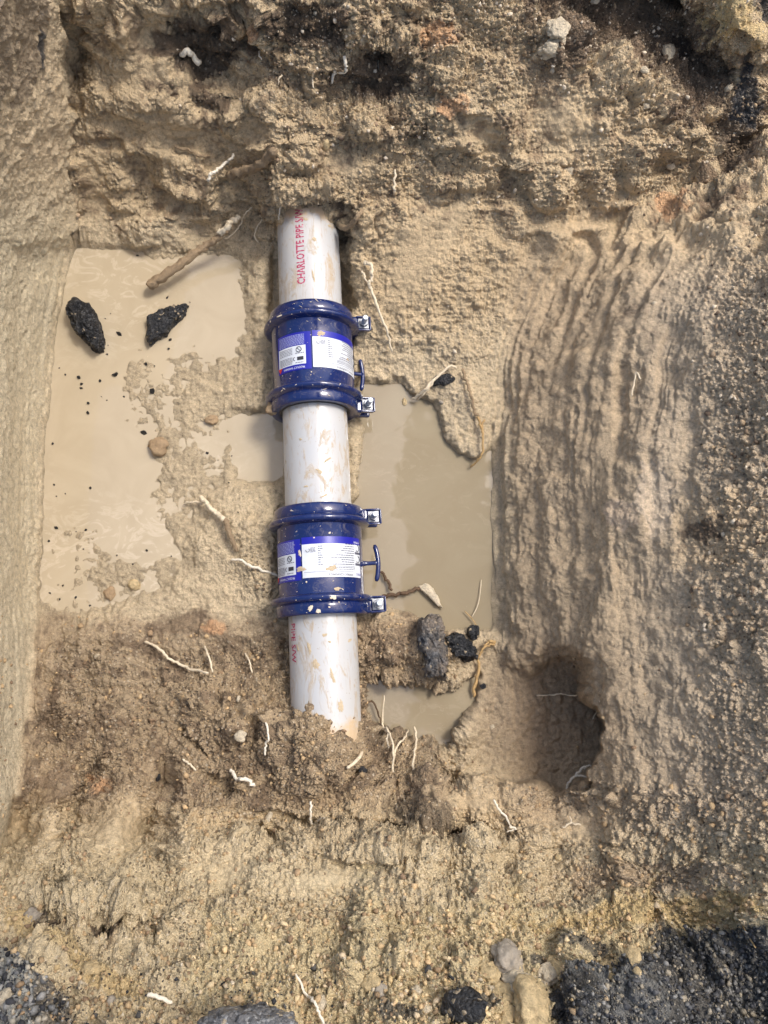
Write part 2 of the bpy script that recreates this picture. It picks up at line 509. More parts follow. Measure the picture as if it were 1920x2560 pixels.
# left wall scrape marks run level, with small torn pits
q4 = np.stack([P[:, 2] * 55, P[:, 1] * 2.2, 0 * al], 1).astype(np.float32)
pits = np.clip(fbm(P * np.array([1, 0.45, 1], np.float32), 60.0, 3, 0.6, 51) - 0.12, 0, 1)
D += lw * inframe.ravel() * (0.0012 * vnoise(q4, 1.0, 52) + 0.0008 * vnoise(q4, 2.7, 53) + 0.0015 * fbm(P, 120.0, 3, 0.65, 57) - 0.012 * pits * sstep(1500, 500, Y).ravel() - 0.005 * pits)
# dark gaps (torn cracks) on the wet banks
crk = 1 - np.abs(fbm(P * np.array([1, 1, 1.6], np.float32), 20.0, 3, 0.6, 95))
D -= rough_amp * 0.012 * np.clip(crk - 0.965, 0, 1) * 22 * (1 - lw) * (1 - sstep(560, 700, Y).ravel() * (1 - 0.5 * nearm.ravel())) * (1 - sstep(1100, 1300, X).ravel())
Pd = P + N0.reshape(-1, 3).astype(np.float32) * D[:, None]
# keep the pools clear
VV = Pd.reshape(NY, NX, 3)

# ---- colour of the earth itself
def lin(r, g, b):
    return np.array([((c / 255) / 12.92 if c < 10 else (((c / 255) + 0.055) / 1.055) ** 2.4) for c in (r, g, b)], np.float32)


C = np.empty((len(P), 3), np.float32)
C[:] = lin(176, 153, 120)


def paint(w, col):
    w = np.clip(w, 0, 1).ravel()[:, None]
    C[:] = C * (1 - w) + np.asarray(col, np.float32) * w


n1 = fbm(P, 14.0, 4, 0.6, 101).reshape(X.shape)
n2 = fbm(P, 45.0, 3, 0.6, 111).reshape(X.shape)
jit = lambda w, a=0.5, lo=0.42, hi=0.62: sstep(lo, hi, w + a * (0.6 * n1 + 0.6 * n2) * (w > 0.02))
wettan = lin(184, 164, 134)
paint(1 - sstep(0.03, 0.10, Z), wettan)
paint(sstep(1230, 1330, X) * 0.8 * sstep(450, 800, Y), lin(158, 137, 111))
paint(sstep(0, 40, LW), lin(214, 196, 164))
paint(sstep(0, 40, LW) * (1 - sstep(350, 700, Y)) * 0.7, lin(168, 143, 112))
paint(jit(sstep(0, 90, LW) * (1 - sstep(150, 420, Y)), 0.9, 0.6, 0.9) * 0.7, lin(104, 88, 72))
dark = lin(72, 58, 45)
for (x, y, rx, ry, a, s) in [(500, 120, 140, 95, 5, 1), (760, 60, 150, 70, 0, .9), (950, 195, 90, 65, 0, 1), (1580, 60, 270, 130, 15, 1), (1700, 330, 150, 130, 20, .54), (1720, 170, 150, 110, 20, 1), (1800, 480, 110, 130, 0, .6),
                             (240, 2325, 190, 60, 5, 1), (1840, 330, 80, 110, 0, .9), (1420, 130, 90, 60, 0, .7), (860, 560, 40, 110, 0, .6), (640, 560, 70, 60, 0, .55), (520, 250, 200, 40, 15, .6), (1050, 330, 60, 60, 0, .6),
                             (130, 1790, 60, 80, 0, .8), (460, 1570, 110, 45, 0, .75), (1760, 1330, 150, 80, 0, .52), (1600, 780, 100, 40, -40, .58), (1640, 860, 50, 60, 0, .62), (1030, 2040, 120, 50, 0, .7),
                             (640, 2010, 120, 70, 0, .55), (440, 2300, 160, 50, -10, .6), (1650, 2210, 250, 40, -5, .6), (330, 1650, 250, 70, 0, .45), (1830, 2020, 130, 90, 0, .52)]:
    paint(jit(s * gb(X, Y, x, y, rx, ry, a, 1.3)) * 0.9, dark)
# damp brown earth thrown up round the buried pipe end, dry crust between
damp = sstep(1490, 1600, YW) * (1 - sstep(1960, 2090, YW)) * (1 - sstep(1050, 1200, XW)) * (1 - sstep(0, 30, LW))
paint(sstep(0.3, 0.75, damp + 0.5 * n1 * (damp > 0.02)) * 0.65, lin(142, 120, 94))
paint(gb(XW, YW, 1350, 1780, 190, 190, 0, 1.5) * 0.75, lin(140, 117, 92))  # darker brown patch over the alcove
paint(gb(XW, YW, 985, 1620, 95, 95, 0, 1.5) * 0.6, lin(150, 126, 98))
paint(jit(damp * 0.5, 1.1, 0.45, 0.75) * 0.7, lin(98, 80, 62))
paint(jit(0.52 * (1 - sstep(520, 640, Y)) * (1 - sstep(0, 30, LW)), 1.1, 0.5, 0.85) * 0.75, lin(112, 92, 71))
grey = lin(150, 133, 112)
paint(sstep(1500, 1700, XW) * sstep(600, 750, YW) * 0.8 * (1 - jit(gb(X, Y, 1780, 1330, 170, 120))), grey)
paint(jit(gb(X, Y, 1640, 1260, 55, 110, 0)) * 0.9, lin(205, 182, 155))
paint(jit(gb(X, Y, 1560, 1290, 60, 40, 30)) * 0.9, lin(190, 165, 138))
for (x, y, rx, ry, a, s) in [(1090, 90, 60, 50, 0, .8), (640, 75, 30, 30, 0, .9), (1150, 250, 30, 30, 0, .8), (1120, 265, 40, 30, 0, .8), (1680, 500, 60, 50, 0, .7), (540, 1570, 40, 25, 0, .8), (240, 1960, 60, 40, 0, .6), (380, 1800, 120, 60, 0, .4)]:
    paint(jit(s * gb(X, Y, x, y, rx, ry, a)) * 0.7, lin(182, 138, 98))
paint(jit(gb(X, Y, 1830, 60, 70, 60, 30), 0.7) , lin(196, 168, 118))
# near bank, going yellow towards the road base
paint(sstep(2000, 2200, YW) * 0.7 * (1 - jit(gb(X, Y, 240, 2325, 200, 70, 5))) * (1 - jit(gb(X, Y, 1650, 2200, 280, 60))), lin(204, 184, 148))
yel = sstep(2180, 2360, YW + 0.10 * (X - 900) * (X < 900) + 110 * n1) * sstep(350, 620, XW)
paint(jit(yel, 0.6, 0.35, 0.7) * 0.6, lin(214, 192, 146))
paint(jit(gb(X, Y, 1650, 2290, 330, 45, -6), 0.6), lin(205, 177, 125))
paint(jit(gb(X, Y, 60, 2330, 60, 40, 30), 0.6) * 0.9, lin(206, 178, 128))
paint(jit(gb(X, Y, 250, 2440, 170, 30, 22), 0.6) * 0.8, lin(200, 172, 122))
tar = lin(52, 53, 56)
ASPH_R = [(3000, 2200), (1920, 2330), (1850, 2318), (1760, 2330), (1640, 2390), (1560, 2430), (1440, 2480), (1380, 2560), (1300, 2620), (1300, 4000), (3000, 4000)]
ASPH_L = [(-600, 2350), (0, 2385), (60, 2415), (120, 2450), (175, 2490), (190, 2540), (230, 2620), (230, 4000), (-600, 4000)]
ar = sstep(-14, 10, poly_sd(XW + 14 * n2, YW + 14 * n2, ASPH_R)); al_ = sstep(-14, 10, poly_sd(XW + 14 * n2, YW + 14 * n2, ASPH_L))
paint(ar * 0.95, tar)
paint(jit(ar * 0.5 * sstep(2380, 2480, YW), 0.8, 0.5, 0.6) * 0.8, lin(92, 91, 89))
paint(al_ * 0.85, lin(88, 84, 80))
paint(jit(al_ * (1 - sstep(40, 170, XW)), 0.6) * 0.9, lin(150, 148, 142))
for (x, y, rx, ry, a) in [(1640, 2350, 40, 30, 0), (1480, 2385, 60, 25, 10), (1340, 2400, 30, 20, 0), (1000, 2540, 90, 25, 0), (1180, 2520, 60, 25, 0), (1860, 260, 40, 90, 10), (1890, 20, 60, 40, 0), (106, 130, 8, 60, 0)]:
    paint(jit(gb(X, Y, x, y, rx, ry, a), 0.8) * 0.85, tar)
off = np.clip(1 - inframe + 0 * X, 0, 1)
paint(off * sstep(0.5, 0.6, Z), lin(92, 92, 90))
lum = C @ np.array([.3, .59, .11], np.float32)
C += (lum[:, None] - C) * 0.09
C *= np.array([0.975, 0.985, 0.93], np.float32)
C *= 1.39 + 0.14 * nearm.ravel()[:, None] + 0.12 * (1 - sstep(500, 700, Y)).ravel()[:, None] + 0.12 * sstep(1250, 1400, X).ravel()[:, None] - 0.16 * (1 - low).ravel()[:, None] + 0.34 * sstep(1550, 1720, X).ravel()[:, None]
C *= (1 + 0.16 * n1 + 0.10 * n2).ravel()[:, None]
hz = Pd[:, 2].reshape(X.shape)
margin = (1 - sstep(0.003, 0.012, hz)) * (1 - nearm * 0.5)
C *= (1 - 0.16 * margin).ravel()[:, None]
wet0 = 0.42 * (1 - sstep(1950, 2150, YW)) * (1 - leftw * 0.6)
wet = np.clip((1 - sstep(0.02, 0.20, Z)) * 0.9 + 0.25 * smooth, 0, 1) * (1 - nearm * 0.8)
wet = np.maximum(wet, 0.35 * streak)
wet = np.maximum(np.maximum(wet, margin), wet0)
speck = np.clip(crumb * (1 - smooth) * (1 - 0.8 * swide) * (0.35 + 0.65 * low), 0, 1) * (1 - 0.35 * leftw)

C *= np.minimum(1.0, 0.66 / np.maximum(C.max(1, keepdims=True), 1e-4))

# ---- mesh
idx = np.arange(NY * NX, dtype=np.int32).reshape(NY, NX)
quads = np.stack([idx[:-1, :-1], idx[1:, :-1], idx[1:, 1:], idx[:-1, 1:]], -1).reshape(-1, 4)
# wide skirt of road round the pit out to the horizon
border = np.concatenate([idx[0, :-1], idx[:-1, -1], idx[-1, :0:-1], idx[:0:-1, 0]])
bp = Pd[border].copy()
cen = np.array([0.1, 0.6, 0.0], np.float32)
rings = []
for k_, sc in enumerate((2.2, 6.0, 20.0)):
    q = cen + (bp - cen) * sc
    q[:, 2] = H + 0.02
    rings.append(q)
allv = np.concatenate([Pd] + rings)
prev = border
fq = [quads]
for k_ in range(3):
    cur = np.arange(len(border), dtype=np.int32) + len(Pd) + k_ * len(border)
    fq.append(np.stack([prev, np.roll(prev, -1), np.roll(cur, -1), cur], -1).astype(np.int32))
    prev = cur
faces = np.concatenate(fq)
extra = len(allv) - len(Pd)
me = bpy.data.meshes.new("ground")
me.vertices.add(len(allv)); me.loops.add(faces.size); me.polygons.add(len(faces))
me.vertices.foreach_set("co", allv.astype(np.float32).ravel())
me.loops.foreach_set("vertex_index", faces.ravel().astype(np.int32))
me.polygons.foreach_set("loop_start", np.arange(0, faces.size, 4, dtype=np.int32))
me.polygons.foreach_set("use_smooth", np.ones(len(faces), bool))
me.update()
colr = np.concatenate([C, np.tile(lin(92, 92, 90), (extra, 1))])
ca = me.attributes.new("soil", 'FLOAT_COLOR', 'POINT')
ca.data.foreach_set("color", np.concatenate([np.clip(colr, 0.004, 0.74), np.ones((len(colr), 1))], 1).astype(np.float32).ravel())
for nm, arr in (("wet", wet), ("speck", speck)):
    a_ = me.attributes.new(nm, 'FLOAT', 'POINT')
    a_.data.foreach_set("value", np.concatenate([arr.ravel(), np.zeros(extra)]).astype(np.float32))

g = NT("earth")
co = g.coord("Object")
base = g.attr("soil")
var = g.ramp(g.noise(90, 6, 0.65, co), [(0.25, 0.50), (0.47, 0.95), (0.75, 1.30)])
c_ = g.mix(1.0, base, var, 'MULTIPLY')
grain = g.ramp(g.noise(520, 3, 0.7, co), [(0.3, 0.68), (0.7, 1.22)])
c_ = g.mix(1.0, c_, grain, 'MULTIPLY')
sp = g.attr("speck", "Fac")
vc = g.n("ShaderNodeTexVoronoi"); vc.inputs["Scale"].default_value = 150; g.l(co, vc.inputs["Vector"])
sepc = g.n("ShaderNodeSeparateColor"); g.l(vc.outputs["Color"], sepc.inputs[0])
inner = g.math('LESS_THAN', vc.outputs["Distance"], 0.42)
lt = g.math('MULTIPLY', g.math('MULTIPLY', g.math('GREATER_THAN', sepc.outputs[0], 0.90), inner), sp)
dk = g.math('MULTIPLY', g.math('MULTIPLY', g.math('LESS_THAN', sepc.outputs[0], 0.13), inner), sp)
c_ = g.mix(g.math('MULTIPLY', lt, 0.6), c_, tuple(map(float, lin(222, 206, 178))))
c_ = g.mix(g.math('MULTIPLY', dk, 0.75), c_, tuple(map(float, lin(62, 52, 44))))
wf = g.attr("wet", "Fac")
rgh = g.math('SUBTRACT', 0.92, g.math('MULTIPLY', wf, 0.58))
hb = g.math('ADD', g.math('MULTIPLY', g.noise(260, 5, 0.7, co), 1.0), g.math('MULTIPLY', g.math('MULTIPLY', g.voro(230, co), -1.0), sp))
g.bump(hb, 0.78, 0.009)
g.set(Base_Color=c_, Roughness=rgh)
g.b.inputs["Specular IOR Level"].default_value = 0.5
EARTH = g.mat
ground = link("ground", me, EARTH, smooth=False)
tag(ground, "excavated pit of tan clay with scraped sloping banks and crumbly rim", kind="structure")


def surf(px, py, up=0.0):
    """world point on the finished earth at photo pixel px, py (raised along the surface normal)"""
    i = np.clip(np.searchsorted(GX, px) - 1, 0, NX - 2); j = np.clip(np.searchsorted(GY, py) - 1, 0, NY - 2)
    u = (px - GX[i]) / (GX[i + 1] - GX[i]); v = (py - GY[j]) / (GY[j + 1] - GY[j])
    p = (VV[j, i] * (1 - u) + VV[j, i + 1] * u) * (1 - v) + (VV[j + 1, i] * (1 - u) + VV[j + 1, i + 1] * u) * v
    n = N0[j, i]
    return np.asarray(p, float) + n * up, n


# ------------------------------------------------------------------ water
def muddy(name, ca, cb, cs):
    w = NT(name)
    co = w.coord("Object")
    wc = w.mix(w.ramp(w.noise(5, 4, 0.6, co, 1.5), [(0.35, 0.0), (0.65, 1.0)]), tuple(map(float, lin(*ca))), tuple(map(float, lin(*cb))))
    wp = w.coord("Object", (1.0, 1.6, 1.0))
    sil = w.ramp(w.noise(13, 6, 0.62, wp, 2.2), [(0.52, 0.0), (0.60, 0.5), (0.66, 0.1), (0.74, 0.55)])
    gate = w.ramp(w.noise(2.3, 2, 0.5, co), [(0.46, 0.0), (0.60, 1.0)])
    wc = w.mix(w.math('MULTIPLY', w.math('MULTIPLY', sil, gate), 0.75), wc, tuple(map(float, lin(*cs))))
    fl_ = w.ramp(w.voro(95, co), [(0.035, 1.0), (0.05, 0.0)])
    wc = w.mix(w.math('MULTIPLY', fl_, 0.6), wc, tuple(map(float, lin(206, 188, 158))))
    w.set(Base_Color=wc, Roughness=0.03, IOR=1.33)
    w.b.inputs['Specular IOR Level'].default_value = 1.0
    w.bump(w.noise(9, 2, 0.5, co), 0.05, 0.01)
    return w.mat


WATER = muddy("muddy_water", (144, 131, 107), (149, 137, 113), (168, 155, 132))
SILT = muddy("silty_water", (175, 160, 133), (183, 168, 141), (214, 200, 176))



def pool_mesh(name, pts, z, label, mat=None):
    q = at(np.array([p[0] for p in pts]), np.array([p[1] for p in pts]), z)
    o = mesh_obj(name, q, [list(range(len(q)))[::-1]], mat or WATER, smooth=False)
    return tag(o, label, kind="structure")


pool_mesh("water", [(60, 540), (240, 570), (640, 620), (690, 760), (730, 1000), (745, 1240), (600, 1300), (500, 1480), (250, 1600), (20, 1660), (30, 1200)], 0.0, "shallow pool of muddy water left of the pipe with silt and lumps breaking the surface", SILT)
pool_mesh("water", [(850, 940), (985, 920), (1060, 970), (1280, 1060), (1290, 1630), (1100, 1620), (960, 1560), (850, 1500)], 0.0, "long still pool of muddy water between the pipe couplings and the scraped bank")
pool_mesh("water", [(890, 1680), (1250, 1660), (1230, 1780), (1150, 1900), (900, 1890)], 0.0, "small still puddle below the black asphalt lumps")

# ------------------------------------------------------------------ pipe materials
def pvc():
    m = NT("white_pvc")
    co = m.coord("Object")
    st = m.coord("Object", (1.0, 0.35, 1.0))
    st2 = m.coord("Object", (1.0, 0.22, 1.0))
    mud1 = m.ramp(m.noise(26, 5, 0.7, st, 1.2), [(0.535, 0.0), (0.60, 0.7), (0.72, 0.95)])
    mud2 = m.ramp(m.noise(95, 3, 0.6, st2, 0.6), [(0.60, 0.0), (0.68, 0.7)])
    film = m.ramp(m.noise(11, 3, 0.6, co), [(0.4, 0.02), (0.7, 0.20)])
    spots = m.ramp(m.voro(120, co), [(0.10, 0.7), (0.16, 0.0)])
    spv = m.math('MULTIPLY', spots, m.ramp(m.noise(40, 2, 0.5, co), [(0.55, 0.0), (0.6, 1.0)]))
    c = m.mix(film, (0.485, 0.492, 0.487), tuple(map(float, lin(205, 190, 165))))
    c = m.mix(m.math('MULTIPLY', mud2, 0.7), c, tuple(map(float, lin(170, 142, 110))))
    c = m.mix(m.math('MULTIPLY', mud1, m.ramp(m.noise(60, 3, 0.7, co), [(0.3, 0.45), (0.6, 1.0)])), c, tuple(map(float, lin(176, 156, 126))))
    c = m.mix(spv, c, tuple(map(float, lin(150, 125, 98))))
    e = m.attr("mud", "Fac")
    edge = m.ramp(m.math('ADD', e, m.math('MULTIPLY', m.math('SUBTRACT', m.noise(30, 4, 0.7, co), 0.5), 0.9)), [(0.45, 0.0), (0.7, 0.9)])
    c = m.mix(edge, c, tuple(map(float, lin(198, 172, 136))))
    r = m.mix(mud1, 0.30, 0.8)
    m.set(Base_Color=c, Roughness=r)
    m.bump(m.math('ADD', mud1, m.math('MULTIPLY', edge, 1.0)), 0.35, 0.0015)
    return m.mat


PVC = pvc()


def solid(name, col, rough=0.5, metal=0.0, var=0.0, scale=60, bump=0.0, bdist=0.002):
    m = NT(name)
    co = m.coord("Object")
    if var:
        c = m.mix(1.0, col, m.ramp(m.noise(scale, 5, 0.65, co), [(0.25, 1 - var), (0.75, 1 + var)]), 'MULTIPLY')
        m.set(Base_Color=c)
    else:
        m.set(Base_Color=tuple(col))
    m.set(Roughness=rough, Metallic=metal)
    if bump: m.bump(m.noise(scale * 2, 5, 0.7, co), bump, bdist)
    return m.mat


def blue_enamel():
    m = NT("blue_enamel")
    co = m.coord("Object")
    dust = m.ramp(m.noise(55, 5, 0.75, co, 0.8), [(0.54, 0.0), (0.72, 0.34)])
    c = m.mix(dust, (0.0048, 0.0165, 0.094), (0.25, 0.22, 0.19))
    m.set(Base_Color=c, Roughness=m.mix(dust, 0.16, 0.6))
    m.b.inputs["Coat Weight"].default_value = 0.4
    m.b.inputs["Coat Roughness"].default_value = 0.08
    m.bump(m.noise(130, 3, 0.5, co), 0.06, 0.001)
    return m.mat


BLUE = blue_enamel()
STEEL = solid("zinc_steel", (0.24, 0.25, 0.27), 0.38, 0.4, 0.25, 200)
STEEL_PALE = solid("bright_zinc_bolt", (0.52, 0.57, 0.62), 0.45, 0.3, 0.15, 200)
WASHER = solid("zinc_washer", (0.40, 0.41, 0.42), 0.45, 0.4, 0.3, 160)
RUBBER = solid("black_rubber", (0.02, 0.02, 0.022), 0.6, 0, 0.3, 80)
LABEL_WHITE = solid("label_white", (0.66, 0.69, 0.72), 0.45, 0, 0.10, 40)
LABEL_BLUE = solid("label_blue", (0.010, 0.013, 0.30), 0.35)
INK = solid("grey_ink", (0.10, 0.10, 0.13), 0.6)
INK_DARK = solid("dark_ink", (0.03, 0.03, 0.04), 0.6)
INK_PALE = solid("pale_ink", (0.42, 0.45, 0.72), 0.6)
INK_WHITE = solid("white_ink", (0.8, 0.8, 0.85), 0.5)
RED = solid("red_print", (0.55, 0.03, 0.03), 0.5)
FLECK = solid("dried_mud_fleck", tuple(map(float, lin(214, 200, 176))), 0.8, 0, 0.15, 300)
MUDPAT = solid("mud_smear", tuple(map(float, lin(188, 170, 140))), 0.85, 0, 0.2, 260, 0.5)


def red_stencil():
    m = NT("red_stencil_ink")
    co = m.coord("Object")
    wear = m.ramp(m.noise(210, 3, 0.6, co), [(0.55, 0.0), (0.68, 0.7)])
    c = m.mix(wear, (0.42, 0.025, 0.09), (0.75, 0.66, 0.66))
    m.set(Base_Color=c, Roughness=0.5)
    return m.mat


STENCIL = red_stencil()

PZ = 0.09                                       # height of the pipe axis
PR = 0.08


def cyl(t, y, r):
    """t in degrees from the top of the pipe towards +X"""
    return (r * math.sin(R(t)), y, r * math.cos(R(t)))


def make_pipe(name, y0, y1, label, mud_lo, mud_hi, ragged=0.0):
    root = empty(name, (0, 0, PZ))
    na, ny = 72, 40
    vs, fs, mud = [], [], []
    rr = random.Random(int(y0 * 1000))
    for j in range(ny + 1):
        for i in range(na):
            t = i * 360 / na
            y = y0 + (y1 - y0) * j / ny
            vs.append(cyl(t, y, PR))
            f_ = j / ny
            mud.append(max(mud_hi * max(0, (f_ - 0.72) / 0.28), mud_lo * max(0, (0.25 - f_) / 0.25)))
    for j in range(ny):
        for i in range(na):
            a, b = j * na + i, j * na + (i + 1) % na
            fs.append((a, b, b + na, a + na))
    o = mesh_obj("shell", vs, fs, PVC, root)
    a_ = o.data.attributes.new("mud", 'FLOAT', 'POINT')
    a_.data.foreach_set("value", mud)
    tag(root, label, "pipe", "white plastic pipe lengths")
    return root


def text_mesh(s, size, spacing=1.0, bold=0.0):
    cu = bpy.data.curves.new("lettering", 'FONT')
    cu.body = s
    cu.size = size
    cu.space_character = spacing
    cu.offset = size * bold
    cu.resolution_u = 2
    cu.align_x = 'CENTER'
    cu.align_y = 'CENTER'
    ob = bpy.data.objects.new("lettering_source", cu)
    COL.objects.link(ob)
    dg = bpy.context.evaluated_depsgraph_get()
    dg.update()
    me = bpy.data.meshes.new_from_object(ob.evaluated_get(dg))
    bpy.data.objects.remove(ob)
    bpy.data.curves.remove(cu)
    bm = bmesh.new()
    bm.from_mesh(me)
    bpy.data.meshes.remove(me)
    return bm


def wrap(bm, t0, y0, r, up):
    """bend flat print onto the pipe; up = image direction of the letter tops: 'left', 'right' or 'near'"""
    for v in bm.verts:
        u, w_ = v.co.x, v.co.y
        if up == 'left':    s, y = -w_, u
        elif up == 'right': s, y = w_, -u
        elif up == 'near':  s, y = -u, -w_
        else:               s, y = u, w_
        v.co = cyl(t0 + math.degrees(s / r), y0 + y, r)
    return bm


def rect_bm(bm, u0, u1, v0, v1, nu=1):
    vs = []
    for k in range(nu + 1):
        u = u0 + (u1 - u0) * k / nu
        vs.append((bm.verts.new((u, v0, 0)), bm.verts.new((u, v1, 0))))
    for k in range(nu):
        bm.faces.new((vs[k][0], vs[k + 1][0], vs[k + 1][1], vs[k][1]))


def refine(bm, n=1):
    bmesh.ops.triangulate(bm, faces=bm.faces[:])
    for _ in range(n):
        long = [e for e in bm.edges if e.calc_length() > 0.006]
        if long:
            bmesh.ops.subdivide_edges(bm, edges=long, cuts=1)
            bmesh.ops.triangulate(bm, faces=bm.faces[:])
    return bm


def y_at(px, py, z):
    return float(at(px, py, z)[1])


YT0 = y_at(775, 748, PZ + PR)     # upper pipe / upper coupling
P_top = make_pipe("pipe", y_at(775, 800, PZ + PR), y_at(770, 440, PZ + PR) + 0.15, "upper length of white pipe with red stencilled lettering, running into the far bank", 0.0, 0.0)
for o in P_top.children:
    ys = np.array([v.co.y for v in o.data.vertices]); y_end = y_at(770, 515, PZ + PR)
    o.data.attributes["mud"].data.foreach_set("value", np.clip(0.95 - (y_end - ys) / 0.075, 0, 1) * 0.95)
P_mid = make_pipe("pipe", y_at(790, 1290, PZ + PR), y_at(790, 985, PZ + PR), "middle length of white pipe between the two blue couplings, smeared with mud", 0.2, 0.1)
P_low = make_pipe("pipe", y_at(815, 1900, PZ + PR) - 0.01, y_at(800, 1500, PZ + PR), "lower length of white pipe whose near end is buried in crumbly earth", 0.0, 0.0)
for o in P_low.children:
    ys = np.array([v.co.y for v in o.data.vertices]); y_end = y_at(815, 1800, PZ + PR)
    o.data.attributes["mud"].data.foreach_set("value", np.clip(0.62 - (ys - y_end) / 0.09, 0, 1) * 0.75)


def pipe_print(pipe, s, size, length, t0, yc, up):
    bm = text_mesh(s, size, 1.05, 0.022)
    xs = [v.co.x for v in bm.verts]
    L = max(xs) - min(xs)
    for v in bm.verts: v.co.x *= length / L
    refine(bm, 1)
    wrap(bm, t0, yc, PR + 0.0005, up)
    o = bm_obj("lettering", bm, STENCIL, pipe, smooth=False)
    return o


ya, yb = y_at(757, 709, PZ + PR), y_at(757, 521, PZ + PR)
pipe_print(P_top, "CHARLOTTE PIPE S/W", 0.0285, yb - ya, -13, (ya + yb) / 2, 'left')
ya, yb = y_at(735, 1656, PZ + .04), y_at(735, 1558, PZ + .04)
pipe_print(P_low, "PIPE S/W", 0.025, yb - ya, -57, (ya + yb) / 2, 'right')


# ------------------------------------------------------------------ couplings
def lathe(name, prof, mat, parent, n=96):
    vs, fs = [], []
    k = len(prof)
    for i in range(n):
        for (y, r) in prof:
            vs.append(cyl(i * 360 / n, y, r))
    for i in range(n):
        for j in range(k - 1):
            a, b = i * k + j, ((i + 1) % n) * k + j
            fs.append((a, b, b + 1, a + 1))
    o = mesh_obj(name, vs, fs, mat, parent)
    o.data.set_sharp_from_angle(angle=R(50))
    return o


def arc(y0, r0, y1, r1, n=4, bulge=0.0):
    return [(y0 + (y1 - y0) * i / n, r0 + (r1 - r0) * i / n + bulge * math.sin(math.pi * i / n)) for i in range(n + 1)]


def tube(pts, rads, n=8, cap=True, jit=0.0, seed=1):
    """tapered tube through points"""
    bm = bmesh.new()
    pts = [Vector(p) for p in pts]
    rings = []
    rj = random.Random(seed)
    up = Vector((0.13, 0.31, 0.94))
    for i, p in enumerate(pts):
        d = (pts[min(i + 1, len(pts) - 1)] - pts[max(i - 1, 0)]).normalized()
        a = d.cross(up)
        if a.length < 1e-3: a = d.cross(Vector((1, 0, 0)))
        a.normalize(); b = d.cross(a)
        r = rads[i]
        rings.append([bm.verts.new(p + (a * math.cos(2 * math.pi * k / n) + b * math.sin(2 * math.pi * k / n)) * r * (1 + jit * rj.uniform(-1, 1))) for k in range(n)])
    for i in range(len(pts) - 1):
        for k in range(n):
            bm.faces.new((rings[i][k], rings[i][(k + 1) % n], rings[i + 1][(k + 1) % n], rings[i + 1][k]))
    if cap:
        bm.faces.new(rings[0][::-1]); bm.faces.new(rings[-1])
    return bm


def box(bm, cx, cy, cz, sx, sy, sz, bev=0.0):
    r = bmesh.ops.create_cube(bm, size=1.0, matrix=Matrix.Translation((cx, cy, cz)) @ Matrix.Diagonal((sx, sy, sz, 1)))
    if bev:
        es = list({e for v in r["verts"] for e in v.link_edges})
        bmesh.ops.bevel(bm, geom=es, offset=bev, segments=3, affect='EDGES', profile=0.6)


def prism(bm, n, r, z0, z1, cx, cy, rot=0.0, bev=0.0):
    lo = [bm.verts.new((cx + r * math.cos(2 * math.pi * k / n + rot), cy + r * math.sin(2 * math.pi * k / n + rot), z0)) for k in range(n)]
    r2 = r - bev
    mid = [bm.verts.new((cx + r * math.cos(2 * math.pi * k / n + rot), cy + r * math.sin(2 * math.pi * k / n + rot), z1 - bev)) for k in range(n)]
    hi = [bm.verts.new((cx + r2 * math.cos(2 * math.pi * k / n + rot), cy + r2 * math.sin(2 * math.pi * k / n + rot), z1)) for k in range(n)]
    for A, B in ((lo, mid), (mid, hi)):
        for k in range(n):
            bm.faces.new((A[k], A[(k + 1) % n], B[(k + 1) % n], B[k]))
    bm.faces.new(lo[::-1]); bm.faces.new(hi)


